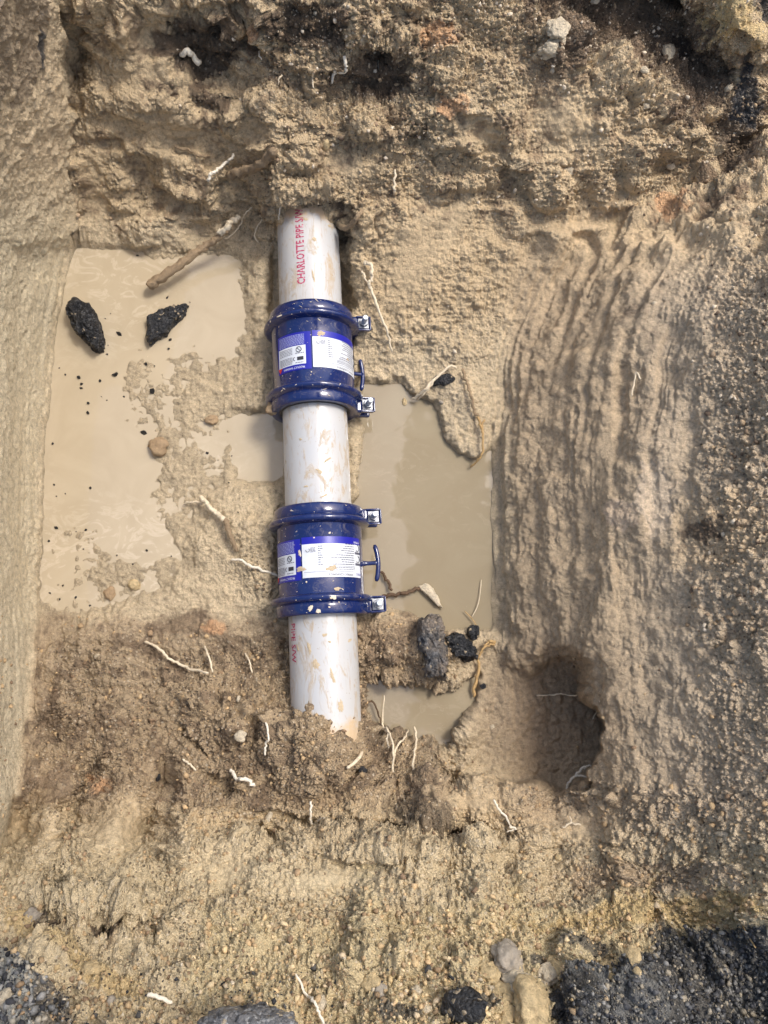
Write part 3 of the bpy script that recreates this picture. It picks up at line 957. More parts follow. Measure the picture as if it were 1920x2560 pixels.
def make_coupling(yn, yf, turn, label, lug_turn, seed, flecks):
    """yn, yf: near and far end of the coupling along the pipe; turn: label and handle rotation in degrees"""
    root = empty("coupling", (0, yn, PZ))
    tag(root, label, "coupling", "blue pipe couplings")
    L = yf - yn
    RB = 0.1015
    rr = random.Random(seed)
    lathe("sleeve", [(0.044, RB + 0.003), (0.048, RB), (L - 0.048, RB), (L - 0.044, RB + 0.003)], BLUE, root)
    for side in (0, 1):
        fy = (lambda y: y) if side == 0 else (lambda y: L - y)
        prof = [(0.004, PR + 0.004), (0.001, PR + 0.012), (0.0, 0.104)] + arc(0.001, 0.106, 0.024, 0.1085, 4, 0.0012) + \
               [(0.026, 0.1075), (0.028, 0.1095), (0.030, 0.117), (0.033, 0.1205), (0.038, 0.1215), (0.042, 0.1195), (0.044, 0.114), (0.047, RB + 0.002), (0.048, RB - 0.002)]
        ring = lathe("clamp_ring", [(fy(y), r) for y, r in prof], BLUE, root)
        lathe("gasket", [(fy(0.006), PR + 0.0005), (fy(0.0015), PR + 0.002), (fy(0.003), PR + 0.009), (fy(0.007), PR + 0.012)], RUBBER, root, 64)
        # bolted lug, standing out level from the ring
        lt = lug_turn[side]
        rot = Matrix.Rotation(R(lt), 4, 'Y')
        yc = fy(0.022)
        bm = bmesh.new()
        box(bm, 0.124, yc, 0.016, 0.046, 0.036, 0.012, 0.004)
        box(bm, 0.121, yc, -0.018, 0.046, 0.038, 0.014, 0.004)
        box(bm, 0.108, yc, 0.004, 0.020, 0.040, 0.040, 0.006)
        # raised lip round the upper plate
        for (cx, cy, sx, sy) in ((0.1475, yc, 0.004, 0.036), (0.129, yc - 0.0175, 0.034, 0.004), (0.129, yc + 0.0175, 0.034, 0.004)):
            box(bm, cx, cy, 0.0235, sx, sy, 0.007, 0.0015)
        bmesh.ops.transform(bm, matrix=rot, verts=bm.verts[:])
        lug = bm_obj("lug", bm, BLUE, root, autosmooth=40)
        bm = bmesh.new(); box(bm, 0.130, yc, 0.0235, 0.026, 0.026, 0.003, 0.0008)
        bmesh.ops.transform(bm, matrix=rot, verts=bm.verts[:]); bm_obj("washer", bm, WASHER, root, autosmooth=40)
        bm = bmesh.new(); prism(bm, 6, 0.0118, 0.025, 0.0355, 0.130, yc, rr.random(), 0.0008)
        bmesh.ops.transform(bm, matrix=rot, verts=bm.verts[:]); bm_obj("nut", bm, STEEL, root, autosmooth=30)
        bm = bmesh.new(); prism(bm, 20, 0.0066, -0.040, 0.060, 0.130, yc, 0, 0.0012)
        bmesh.ops.transform(bm, matrix=rot, verts=bm.verts[:]); bm_obj("bolt", bm, STEEL_PALE, root, autosmooth=40)
    # T handle
    hr = Matrix.Rotation(R(turn), 4, 'Y')
    yc = L * 0.475
    hb = empty("handle", (0, 0, 0)); hb.parent = root
    n = 14
    pts, rad = [], []
    for i in range(n + 1):
        s = i / n * 2 - 1
        pts.append(hr @ Vector((0.138 - 0.007 * s * s, yc + 0.044 * s, 0.0)))
        rad.append(0.0062 * (0.35 + 0.65 * min(1, (1 - abs(s)) * 8 + 0.25)) if abs(s) > 0.92 else 0.0058)
    bm_obj("crossbar", tube(pts, rad, 10), BLUE, hb)
    bm_obj("stem", tube([hr @ Vector((0.098, yc, 0)), hr @ Vector((0.103, yc, 0)), hr @ Vector((0.110, yc, 0)), hr @ Vector((0.130, yc, 0)), hr @ Vector((0.137, yc, 0))],
                        [0.011, 0.0072, 0.0052, 0.0050, 0.0065], 10), BLUE, hb)

    # ---- printed labels, reading from the far side
    def panel(name, t0, t1, y0, y1, mat, parent, r, rounded=0.0):
        bm = bmesh.new()
        nu, nv = 26, 4
        vs = []
        for j in range(nv + 1):
            for i in range(nu + 1):
                vs.append(bm.verts.new(cyl(t0 + (t1 - t0) * i / nu, y0 + (y1 - y0) * j / nv, r)))
        for j in range(nv):
            for i in range(nu):
                a = j * (nu + 1) + i
                bm.faces.new((vs[a], vs[a + 1], vs[a + nu + 2], vs[a + nu + 1]))
        return bm_obj(name, bm, mat, parent)

    rl = RB + 0.0006
    ly0, ly1 = L * 0.322, L * 0.685                # near and far edges of the labels
    # white label
    tw0, tw1 = turn + -22, turn + 66
    white = panel("product_label", tw0, tw1, ly0, ly1, LABEL_WHITE, root, rl)
    white["label"] = "white product label with a blue band along its far edge"
    panel("blue_band", tw0, tw1, ly1 - 0.016, ly1, LABEL_BLUE, white, rl + 0.0004)
    dt = lambda mm: math.degrees(mm / rl)
    arcw = tw1 - tw0

    def words(s, size, t, y, mat, parent, name="lettering", length=None):
        bm = text_mesh(s, size)
        if length:
            xs = [v.co.x for v in bm.verts]; k = length / (max(xs) - min(xs))
            for v in bm.verts: v.co.x *= k
        refine(bm, 1)
        wrap(bm, t, y, rl + 0.0009, 'near')
        return bm_obj(name, bm, mat, parent, smooth=False)

    words('HYMAX 2 COUPLING-6"', 0.0072, tw0 + arcw * 0.58, ly0 + 0.0055, INK_DARK, white, length=0.066)
    words('HYMAX 2', 0.0080, tw0 + arcw * 0.93, ly0 + 0.0075, LABEL_BLUE, white, length=0.020)
    words('HYMAX', 0.0070, tw0 + arcw * 0.90, ly1 - 0.011, INK_WHITE, white, length=0.022)
    bm = bmesh.new()

    def line(t_a, t_b, y, h, gap=True):
        """one row of print too small to read: short dashes"""
        t = t_a
        while t < t_b:
            wd = rr.uniform(1.6, 4.2) if gap else t_b - t_a
            e = min(t + wd, t_b)
            k = max(1, int((e - t) / 3))
            for q in range(k):
                a0, a1 = t + (e - t) * q / k, t + (e - t) * (q + 1) / k
                vs_ = [bm.verts.new(cyl(x, yy, rl + 0.0009)) for x, yy in ((a0, y), (a1, y), (a1, y + h), (a0, y + h))]
                bm.faces.new(vs_)
            t = e + 0.7

    line(tw0 + 2, tw1 - 16, ly0 + 0.012, 0.0006, False)
    line(tw0 + 34, tw1 - 14, ly0 + 0.0165, 0.0012)
    line(tw0 + 34, tw1 - 14, ly0 + 0.0205, 0.0012)
    line(tw0 + 34, tw1 - 14, ly0 + 0.0238, 0.0006, False)
    for k in range(10):
        y = ly0 + 0.028 + k * 0.0052
        a_ = tw0 + arcw * rr.uniform(0.42, 0.66)
        line(a_, tw1 - 15, y, 0.0017)
        if k < 9: line(tw0 + arcw * 0.24, tw0 + arcw * (0.27 + 0.05 * rr.random()), y, 0.0016)
    for k in range(4): line(tw0 + arcw * 0.13, tw0 + arcw * 0.205, ly1 - 0.026 - 0.003 * k, 0.0012)
    fine = bm_obj("fine_print", bm, INK, white, smooth=False); fine["kind"] = "stuff"
    for k in range(2):                             # the two small pictures
        y = ly0 + 0.028 + k * 0.026
        panel("grey_bar", tw1 - 13, tw1 - 1, y, y + 0.0052, INK, white, rl + 0.0009)
        bm = bmesh.new()
        pts = [cyl(tw1 - 7 + dt(0.0075 * math.cos(x)) , y + 0.0145 + 0.0075 * math.sin(x), rl + 0.0009) for x in np.linspace(-2.4, 1.4, 14)]
        bm_obj("hose_picture", tube(pts, [0.0007] * 14, 5), INK_DARK, white)
    bm = bmesh.new()
    pts = [cyl(tw0 + 8 + dt(0.0042 * math.cos(x)), ly1 - 0.030 + 0.0042 * math.sin(x), rl + 0.0009) for x in np.linspace(-3.4, 0.9, 14)]
    bm_obj("round_mark", tube(pts, [0.0006] * 14, 5), INK_DARK, white)
    # blue warning label
    tb0, tb1 = turn - 77, turn - 24
    arcb = tb1 - tb0
    bl = panel("warning_label", tb0, tb1, ly0 - 0.004, ly1 - 0.002, LABEL_BLUE, root, rl)
    bl["label"] = "blue warning label with white panel and red triangle"
    panel("white_panel", tb0 + 2, tb0 + arcb * 0.86, ly0 + 0.010, ly0 + 0.058, LABEL_WHITE, bl, rl + 0.0004)
    words('PRODUCT WARNING', 0.0075, tb0 + arcb * 0.52, ly0 + 0.0025, INK_WHITE, bl, length=0.058)
    bm = bmesh.new()
    for a_, y in ((tb0 + 0.5, ly0 + 0.010), (tb0 + 9.5, ly0 + 0.010), (tb0 + 5, ly0 - 0.003)):
        bm.verts.new(cyl(a_, y, rl + 0.0012))
    bm.faces.new(bm.verts[:]); bm_obj("red_triangle", bm, RED, bl, smooth=False)
    bm = bmesh.new()
    for k in range(6):
        line(tb0 + 5, tb0 + arcb * 0.5, ly0 + 0.013 + 0.0031 * k, 0.0013)
    for k in range(5):
        line(tb0 + 5, tb0 + arcb * 0.5, ly0 + 0.037 + 0.0036 * k, 0.0013)
    line(tb0 + arcb * .58, tb0 + arcb * .80, ly0 + 0.0135, 0.0016); line(tb0 + arcb * .58, tb0 + arcb * .82, ly0 + 0.0375, 0.0016)
    f1 = bm_obj("fine_print", bm, INK, bl, smooth=False); f1["kind"] = "stuff"
    bm = bmesh.new()
    for k in range(9):
        line(tb0 + 4, tb0 + arcb * 0.83, ly0 + 0.0605 + 0.0030 * k, 0.0013)
    f2 = bm_obj("fine_print", bm, INK_PALE, bl, smooth=False); f2["kind"] = "stuff"
    bm = bmesh.new()
    pts = [cyl(tb0 + arcb * .68 + dt(0.0066 * math.cos(x)), ly0 + 0.0475 + 0.0066 * math.sin(x), rl + 0.0011) for x in np.linspace(0, 2 * math.pi, 18)]
    bm_obj("ban_ring", tube(pts, [0.0008] * 18, 5), INK_DARK, bl)
    pts = [cyl(tb0 + arcb * .68 + dt(0.0066 * k_), ly0 + 0.0475 - 0.0066 * k_, rl + 0.0011) for k_ in (-.7, -.3, .3, .7)]
    bm_obj("ban_bar", tube(pts, [0.0007] * 4, 5), INK_DARK, bl)
    panel("dark_picture", tb0 + arcb * .63, tb0 + arcb * .80, ly0 + 0.020, ly0 + 0.029, INK_DARK, bl, rl + 0.0010)
    bm = bmesh.new()
    pts = [cyl(tb0 + arcb * .56 + dt(0.003 * math.cos(x)), ly0 + 0.0245 + 0.004 * math.sin(x), rl + 0.001) for x in np.linspace(1.2, 5.0, 8)]
    bm_obj("horn_picture", tube(pts, [0.0007] * 8, 5), INK_DARK, bl)

    # dried splashes of mud
    bm = bmesh.new()
    for k in range(flecks):
        t = rr.gauss(-15, 38)
        y = rr.uniform(0.004, L - 0.004)
        yy = min(y, L - y)
        r = (RB + 0.0008) if yy > 0.047 else (0.1095 if yy < 0.027 else 0.1215)
        if yy > 0.047 and L * .30 < y < L * .70 and rr.random() < 0.7: continue
        a, b = rr.uniform(0.0004, 0.0015), rr.uniform(0.0004, 0.0012)
        if rr.random() < 0.25: a *= rr.uniform(2, 4)
        if rr.random() < 0.06: a *= 2.0; b *= 2.2
        th = rr.uniform(-0.7, 0.5)
        q = []
        for i in range(8):
            w_ = i * math.pi / 4
            u, v = a * math.cos(w_) * rr.uniform(.75, 1.2), b * math.sin(w_) * rr.uniform(.75, 1.2)
            q.append(bm.verts.new(cyl(t + math.degrees((u * math.cos(th) - v * math.sin(th)) / r), y + u * math.sin(th) + v * math.cos(th), r)))
        c0 = bm.verts.new(cyl(t, y, r + 0.0010))
        for i in range(8): bm.faces.new((q[i], q[(i + 1) % 8], c0))
    fl = bm_obj("mud_flecks", bm, FLECK, root); fl["kind"] = "stuff"
    return root


def mud_patch(parent, t, y, r, a, b, th=0.0, seed=0, mat=MUDPAT, name="mud_patch"):
    rr = random.Random(seed)
    bm = bmesh.new()
    n = 26
    ph = [rr.uniform(.72, 1.18) * (1 + .16 * math.sin(2 * 2 * math.pi * i / n + seed) + .1 * math.sin(3 * 2 * math.pi * i / n + 2 * seed)) for i in range(n)]
    rings = []
    for lev, (s, h) in enumerate(((1.0, 0.0001), (0.72, 0.0006), (0.35, 0.0009))):
        ring = []
        for i in range(n):
            w_ = 2 * math.pi * i / n
            u, v = a * s * ph[i] * math.cos(w_), b * s * ph[i] * math.sin(w_)
            hh = h * rr.uniform(.7, 1.3)
            ring.append(bm.verts.new(cyl(t + math.degrees((u * math.cos(th) - v * math.sin(th)) / r), y + u * math.sin(th) + v * math.cos(th), r + hh)))
        rings.append(ring)
    for l in range(2):
        for i in range(n):
            bm.faces.new((rings[l][i], rings[l][(i + 1) % n], rings[l + 1][(i + 1) % n], rings[l + 1][i]))
    bm.faces.new(rings[2])
    o = bm_obj(name, bm, mat, parent)
    return o


# couplings: ends taken where the photo shows the top of each collar
zt = PZ + 0.108
c1f, c1n = y_at(783, 744, zt), y_at(790, 998, zt)
c2f, c2n = y_at(803, 1253, zt), y_at(810, 1534, zt)
COUP1 = make_coupling(c1n, c1f, 24, "blue pipe coupling with its upper ring against the red-lettered pipe length", (12, 8), 3, 120)
COUP2 = make_coupling(c2n, c2f, 0, "blue pipe coupling nearer the buried pipe end, its handle over the open pool", (4, 6), 5, 85)
LC1, LC2 = c1f - c1n, c2f - c2n
mud_patch(COUP1, 14, LC1 * .655, 0.1025, .009, .0075, 0, 1)
mud_patch(COUP1, 58, LC1 * .46, 0.1025, .005, .004, 0, 2)
mud_patch(COUP2, 16, LC2 * .40, 0.1025, .013, .006, .4, 3)
mud_patch(COUP2, -24, LC2 * .405, 0.1025, .014, .005, 0.1, 4)
mud_patch(COUP2, -25, LC2 * .545, 0.1025, .004, .007, 0.3, 5, FLECK)
mud_patch(COUP2, 22, LC2 * .215, 0.1025, .008, .004, 0, 6)
mud_patch(COUP2, -12, 0.014, 0.1095, .007, .006, 0.5, 7, FLECK)
mud_patch(COUP2, -3, 0.006, 0.1080, .005, .006, 0.3, 8, FLECK)
mud_patch(COUP2, 14, 0.034, 0.1215, .007, .005, 0.3, 9, FLECK)
for (pp, t, px_, py, a, b, th, sd_) in [(P_top, 12, 790, 598, .008, .009, 0, 21), (P_top, -2, 765, 548, .008, .006, 0, 22), (P_top, 10, 790, 527, .012, .007, 0, 23), (P_top, 8, 785, 690, .004, .022, .2, 24), (P_top, 45, 830, 565, .008, .006, 0, 25),
                                  (P_mid, 20, 815, 1150, .004, .018, -.9, 31), (P_mid, 12, 800, 1240, .003, .014, -1.1, 32), (P_mid, -18, 765, 1216, .007, .004, 0, 33), (P_mid, 5, 790, 1178, .012, .006, -.6, 34), (P_mid, -25, 764, 1098, .006, .004, 0, 35),
                                  (P_low, -22, 785, 1620, .006, .018, .1, 41), (P_low, -12, 797, 1660, .013, .014, .2, 42), (P_low, 14, 840, 1690, .006, .022, .3, 43), (P_low, 4, 820, 1587, .008, .006, 0, 44), (P_low, 50, 882, 1600, .009, .006, .3, 45), (P_low, 26, 860, 1765, .008, .022, 0, 46), (P_low, 12, 848, 1603, .005, .004, 0, 47), (P_low, -45, 755, 1620, .006, .012, .2, 48)]:
    zz = PZ + PR * math.cos(R(t))
    mud_patch(pp, t, y_at(px_, py, zz), PR + .0002, a * .72, b * .72, th, sd_)


# ------------------------------------------------------------------ rocks, lumps of asphalt, clods
def rock_bm(seed, sub=2, rough=0.28, scale=(1, 1, 1), facet=0.0):
    bm = bmesh.new()
    bmesh.ops.create_icosphere(bm, subdivisions=sub, radius=1.0)
    vs = np.array([v.co[:] for v in bm.verts], np.float32)
    d = 1 + rough * fbm(vs + seed * 7.7, 0.9, 3, 0.55, seed % 50) + 0.35 * rough * fbm(vs + seed * 3.1, 2.6, 3, 0.65, seed % 40) * 1.6
    if facet:
        rr = random.Random(seed)
        for _ in range(7):
            nrm = Vector((rr.gauss(0, 1), rr.gauss(0, 1), rr.gauss(0, 1))).normalized()
            dd = vs @ np.array(nrm[:], np.float32)
            d = np.minimum(d, np.where(dd > 0.15, (0.62 + 0.25 * rr.random()) / np.maximum(dd, 0.15), 9) * (1 - facet) * 1.35 + facet * 0)
    for v, k in zip(bm.verts, d):
        v.co = Vector((v.co.x * k * scale[0], v.co.y * k * scale[1], v.co.z * k * scale[2]))
    return bm


def asphalt_mat(name, base, spark, bump=0.9, mud=0.0, scale=170):
    m = NT(name)
    co = m.coord("Object")
    vn = m.n("ShaderNodeTexVoronoi"); vn.inputs["Scale"].default_value = scale; m.l(co, vn.inputs["Vector"])
    sp_ = m.n("ShaderNodeSeparateColor"); m.l(vn.outputs["Color"], sp_.inputs[0])
    c = m.mix(m.math('GREATER_THAN', sp_.outputs[0], 0.78), base, spark)
    c = m.mix(m.math('MULTIPLY', m.math('LESS_THAN', sp_.outputs[1], 0.035), 0.7), c, tuple(map(float, lin(190, 172, 142))))
    if mud:
        c = m.mix(m.ramp(m.noise(14, 4, 0.6, co), [(0.42, 0.0), (0.6, mud)]), c, tuple(map(float, lin(150, 134, 114))))
    m.set(Base_Color=c, Roughness=m.mix(sp_.outputs[2], 0.25, 0.7))
    m.bump(m.math('SUBTRACT', m.noise(scale * 1.4, 4, 0.7, co), vn.outputs["Distance"]), bump, 0.006)
    return m.mat


TAR = asphalt_mat("fresh_broken_asphalt", (0.018, 0.019, 0.021), (0.055, 0.055, 0.055))
TAR_WET = asphalt_mat("wet_black_asphalt", (0.016, 0.016, 0.017), (0.07, 0.07, 0.07), 1.0)
TAR_GREY = asphalt_mat("weathered_asphalt", (0.065, 0.066, 0.068), (0.14, 0.14, 0.14), 0.9, 0.55)
TAR_PALE = asphalt_mat("worn_grey_asphalt", (0.16, 0.16, 0.16), (0.33, 0.33, 0.32), 0.9)
L_ = lambda r, g_, b: tuple(map(float, lin(r, g_, b)))
YELLOW = solid("yellow_limerock", L_(214, 190, 144), 0.95, 0, 0.4, 70, 1.0, 0.012)
WHITE_ROCK = solid("pale_limestone", L_(222, 206, 176), 0.9, 0, 0.35, 70, 1.0, 0.012)
GREY_ROCK = solid("grey_stone", tuple(map(float, lin(160, 150, 134))), 0.9, 0, 0.25, 90, 0.8, 0.005)
CLAY = solid("clay_lump", tuple(map(float, lin(172, 146, 112))), 0.85, 0, 0.22, 120, 0.9, 0.006)


def rock(name, px, py, rx, ry, ang, mat, label, cat, group=None, flat=0.7, sub=3, rough=0.35, sink=0.3, seed=None, facet=0.0):
    """rx, ry in photo pixels; sits on the earth or in the water"""
    p, n = surf(px, py)
    if p[2] < 0.0: p = at(px, py, 0.0)
    dep = float(np.linalg.norm(p - CAM)) / F
    seed = seed if seed is not None else int(px * 3 + py)
    bm = rock_bm(seed, sub, rough * 1.5, (rx * dep, ry * dep, min(rx, ry) * dep * flat), facet)
    bm.transform(Matrix.Rotation(R(-ang), 4, 'Z'))
    o = bm_obj(name, bm, mat)
    q = Vector(n).to_track_quat('Z', 'Y')
    # keep only the tilt of the slope
    tilt = Vector((0, 0, 1)).rotation_difference(Vector(n))
    o.rotation_mode = 'QUATERNION'
    o.rotation_quaternion = tilt
    o.location = Vector(p) + Vector(n) * (min(rx, ry) * dep * flat * (1 - 2 * sink) * 0.6)
    tag(o, label, cat, group)
    return o


def outline_lump(name, pts, z0, thick, mat, label, cat, seed=1, rough=0.12, tilt=(0, 0)):
    """broken slab: outline in photo pixels at height z0, real thickness, rough sides and top"""
    rr = random.Random(seed)
    q = at(np.array([p[0] for p in pts]), np.array([p[1] for p in pts]), z0 + thick * 0.5)
    cen = q.mean(0)
    dense = []
    for i in range(len(q)):
        a, b = q[i], q[(i + 1) % len(q)]
        for k in range(4): dense.append(a + (b - a) * k / 4)
    dense = np.array(dense) - cen
    n = len(dense)
    bm = bmesh.new()
    rings = []
    for (s, h) in ((0.90, -0.5), (1.0, -0.2), (1.0, 0.15), (0.93, 0.42), (0.72, 0.52), (0.40, 0.55)):
        rings.append([bm.verts.new((dense[i][0] * s, dense[i][1] * s, thick * h)) for i in range(n)])
    for l in range(len(rings) - 1):
        for i in range(n):
            bm.faces.new((rings[l][i], rings[l][(i + 1) % n], rings[l + 1][(i + 1) % n], rings[l + 1][i]))
    c = bm.verts.new((0, 0, thick * 0.55))
    for i in range(n): bm.faces.new((rings[-1][i], rings[-1][(i + 1) % n], c))
    bm.faces.new(rings[0][::-1])
    bmesh.ops.triangulate(bm, faces=bm.faces[:])
    bmesh.ops.subdivide_edges(bm, edges=[e for e in bm.edges if e.calc_length() > 0.006], cuts=1)
    bmesh.ops.triangulate(bm, faces=bm.faces[:])
    vs = np.array([v.co[:] for v in bm.verts], np.float32)
    bm.normal_update()
    d = 0.010 * fbm(vs + seed, 28.0, 3, 0.6, seed) + 0.007 * clods(vs + seed, 95.0, seed, 0.8)
    for v, k in zip(bm.verts, d):
        v.co += v.normal * float(k) * (rough / 0.12)
    o = bm_obj(name, bm, mat)
    o.location = cen
    o.rotation_euler = (R(tilt[0]), R(tilt[1]), 0)
    return tag(o, label, cat)


outline_lump("asphalt_chunk", [(168, 765), (190, 756), (222, 765), (238, 792), (256, 826), (260, 870), (245, 880), (225, 868), (205, 850), (183, 822), (170, 795)], -0.006, 0.055, TAR_WET,
             "long wet black asphalt lump lying against the foot of the left wall", "asphalt chunk", 4, 0.16)
outline_lump("asphalt_chunk", [(368, 795), (400, 776), (440, 768), (470, 762), (462, 782), (440, 805), (420, 835), (390, 852), (374, 866), (364, 842)], -0.006, 0.036, TAR,
             "black wedge of broken asphalt, pointed at one end, in the shallow pool", "asphalt chunk", 9, 0.10)
outline_lump("asphalt_chunk", [(1048, 1548), (1075, 1534), (1100, 1540), (1106, 1580), (1115, 1620), (1120, 1680), (1118, 1706), (1095, 1700), (1065, 1690), (1052, 1640), (1042, 1600)], 0.045, 0.08, TAR_GREY,
             "largest asphalt lump, grey on top, standing between the two pools", "asphalt chunk", 13, 0.16)
outline_lump("asphalt_chunk", [(1108, 1592), (1135, 1578), (1170, 1600), (1192, 1625), (1190, 1645), (1165, 1655), (1135, 1640), (1118, 1620)], 0.03, 0.05, TAR,
             "black crumbly asphalt lump touching the large grey one", "asphalt chunk", 17, 0.18)
outline_lump("asphalt_chunk", [(1168, 1572), (1178, 1561), (1192, 1566), (1198, 1582), (1195, 1600), (1178, 1600), (1168, 1588)], 0.006, 0.04, TAR,
             "small round black asphalt lump at the end of the long pool", "asphalt chunk", 19, 0.10)
outline_lump("asphalt_slab", [(500, 2540), (560, 2524), (640, 2522), (700, 2530), (735, 2545), (745, 2600), (490, 2600)], 0.575, 0.05, TAR_PALE,
             "worn grey asphalt slab edge sticking out of the yellow rubble at the bottom", "asphalt slab", 23, 0.12)
rock("asphalt_chunk", 1175, 2530, 48, 34, 0, TAR, "black asphalt lump speckled with pale grit beside the pale limerock boulders", "asphalt chunk", rough=0.4, sub=3)
rock("asphalt_chunk", 1410, 2522, 34, 28, 0, TAR, "black asphalt lump just beyond the largest pale boulder", "asphalt chunk", rough=0.4, sub=3)
rock("asphalt_chunk", 392, 1945, 9, 8, 0, TAR, "small black asphalt bit on the brown near bank left of the pipe end", "asphalt chunk", sub=2)
rock("asphalt_chunk", 881, 1936, 13, 11, 20, TAR, "black asphalt bit below the buried pipe end beside a white root", "asphalt chunk", sub=2, rough=.45)
rock("asphalt_chunk", 1103, 955, 26, 13, -10, TAR, "dark lump half sunk in mud beneath the forked root by the pool", "asphalt chunk", sub=3, rough=.45)
rock("asphalt_chunk", 1209, 1717, 8, 7, 0, TAR, "blue-black bit on the mud above the alcove floor", "asphalt chunk", sub=2)

STONES = [  # px, py, rx, ry, ang, mat, label
    (1325, 2515, 38, 46, 0, YELLOW, "largest pale yellow boulder at the very bottom edge"),
    (1268, 2530, 24, 34, 0, YELLOW, "upright yellow boulder touching the largest one"),
    (1252, 2478, 28, 26, 0, YELLOW, "yellow boulder above the dark gap in the rubble"),
    (1290, 2458, 30, 26, 20, WHITE_ROCK, "pale boulder directly above the largest yellow one"),
    (1360, 2448, 26, 22, 0, WHITE_ROCK, "whitest boulder in the rubble, with a flat bright face"),
    (1398, 2450, 22, 30, 10, YELLOW, "tall yellow boulder beside the whitest boulder"),
    (1216, 2430, 26, 24, 0, YELLOW, "yellow clod above and left of the boulder group"),
    (1275, 2410, 32, 36, 10, GREY_ROCK, "grey-yellow slab of earth standing above the boulder group"),
    (1530, 2446, 21, 26, 0, YELLOW, "yellow stone lying on the edge of the black asphalt"),
    (1582, 2445, 14, 22, 0, YELLOW, "narrow yellow stone on the black asphalt, one of two side by side"),
    (1548, 2482, 9, 8, 0, YELLOW, "small round yellow pebble on the black asphalt below two stones"),
    (1586, 2474, 9, 9, 0, YELLOW, "small yellow pebble under the narrow yellow stone"),
    (228, 2430, 20, 17, 0, YELLOW, "yellow clod in the brown rubble beside the left asphalt corner"),
    (205, 2458, 9, 13, 0, WHITE_ROCK, "narrow white stone under the yellow clod near the left corner"),
    (14, 2505, 15, 17, 0, WHITE_ROCK, "cream rounded stone on the grey asphalt of the left corner"),
    (75, 2290, 22, 20, 0, GREY_ROCK, "pale lump perched over the dark hollow of the near bank"),
    (802, 2512, 11, 16, 0, WHITE_ROCK, "white pebble beside the lowest straight root"),
    (930, 2456, 20, 18, 0, YELLOW, "yellow round clod in the rubble, grey stone beside it"),
    (948, 2478, 15, 16, 0, GREY_ROCK, "grey pebble pressed against a yellow clod in the rubble"),
    (278, 2490, 9, 9, 0, GREY_ROCK, "small bluish-grey pebble in the brown rubble at bottom left"),
    (1043, 2482, 11, 9, 0, WHITE_ROCK, "small white pebble over the black asphalt bits at the bottom"),
    (1062, 2528, 11, 10, 0, WHITE_ROCK, "pale pebble among black grit, bottom centre right"),
    (1226, 2475, 8, 7, 0, WHITE_ROCK, "tiny white chip beside the yellow boulder by the dark gap"),
    (1442, 2375, 7, 8, 0, WHITE_ROCK, "single white chip in the yellow crumbs above the asphalt"),
    (1070, 2300, 5, 6, 0, WHITE_ROCK, "small white chip in the middle of the near bank"),
    (430, 2502, 6, 6, 0, WHITE_ROCK, "tiny round white pebble near the flat pale chip"),
    (672, 2045, 9, 14, 20, WHITE_ROCK, "upright white pebble in the brown crumbs below the pipe end"),
    (1384, 82, 24, 22, 0, WHITE_ROCK, "white rock in the far bank, topmost of three together"),
    (1406, 105, 10, 19, 10, WHITE_ROCK, "slim white rock standing beside the topmost white rock"),
    (1376, 124, 30, 22, 15, WHITE_ROCK, "broad pale rock directly beneath the topmost white rock"),
    (1582, 205, 8, 8, 0, WHITE_ROCK, "round cream pebble alone in the dark soil of the far bank"),
    (1611, 268, 9, 8, 0, WHITE_ROCK, "small white stone in dark soil above the scraped bank"),
    (1815, 232, 8, 8, 0, WHITE_ROCK, "yellowish pebble near the black patch at the right edge"),
    (1653, 150, 14, 20, 25, WHITE_ROCK, "elongated pale stone in dark soil below the yellow overhang"),
    (1420, 428, 16, 8, 0, WHITE_ROCK, "flat pale bar of stone in the scraped far bank"),
    (1678, 414, 10, 8, 0, WHITE_ROCK, "pale pebble at the edge of the dark right bank"),
    (1487, 1, 12, 8, 0, WHITE_ROCK, "pale stone cut by the top edge"),
    (816, 363, 8, 13, 10, YELLOW, "yellow chip set in the far bank above the pipe"),
    (1638, 762, 6, 6, 0, WHITE_ROCK, "tiny white stone on the smeared right bank"),
    (1230, 1817, 6, 6, 0, WHITE_ROCK, "cream pebble on the muddy slope under the alcove"),
    (277, 1483, 13, 15, 0, CLAY, "dark wet pebble at the edge of the silt, alone"),
    (340, 1467, 13, 12, 0, YELLOW, "brown and tan split pebble in the silt"),
    (400, 1118, 20, 20, 0, CLAY, "mud-coated clod standing in the silty pool"),
    (531, 1052, 15, 12, 0, CLAY, "mud-coated lump beside the small pool corner"),
    (600, 1830, 13, 12, 0, WHITE_ROCK, "pale pebble on the crumbly mound left of the buried pipe"),
    (596, 1752, 7, 8, 0, WHITE_ROCK, "small white pebble higher on the crumbly mound"),
    (256, 1650, 7, 7, 0, WHITE_ROCK, "white pebble in dark crumbs beside the foot of the left wall"),
    (1165, 2132, 6, 8, 0, YELLOW, "small dark yellow bit on the near bank"),
    (1395, 2142, 9, 8, 0, YELLOW, "bright yellow clod on the grey near bank"),
    (1783, 2047, 11, 10, 0, WHITE_ROCK, "pale star-shaped stone on the shaded right slope"),
    (1810, 2082, 14, 6, 0, WHITE_ROCK, "flat pale flake on the shaded right slope"),
    (683, 1016, 16, 20, 15, CLAY, "tan clod stuck to the lower ring of the far coupling"),
    (1104, 1006, 7, 5, 30, GREY_ROCK, "bluish chip at the top of the long pool"),
    (1011, 1005, 5, 9, 5, YELLOW, "small yellow snail-like bit floating in the long pool"),
]
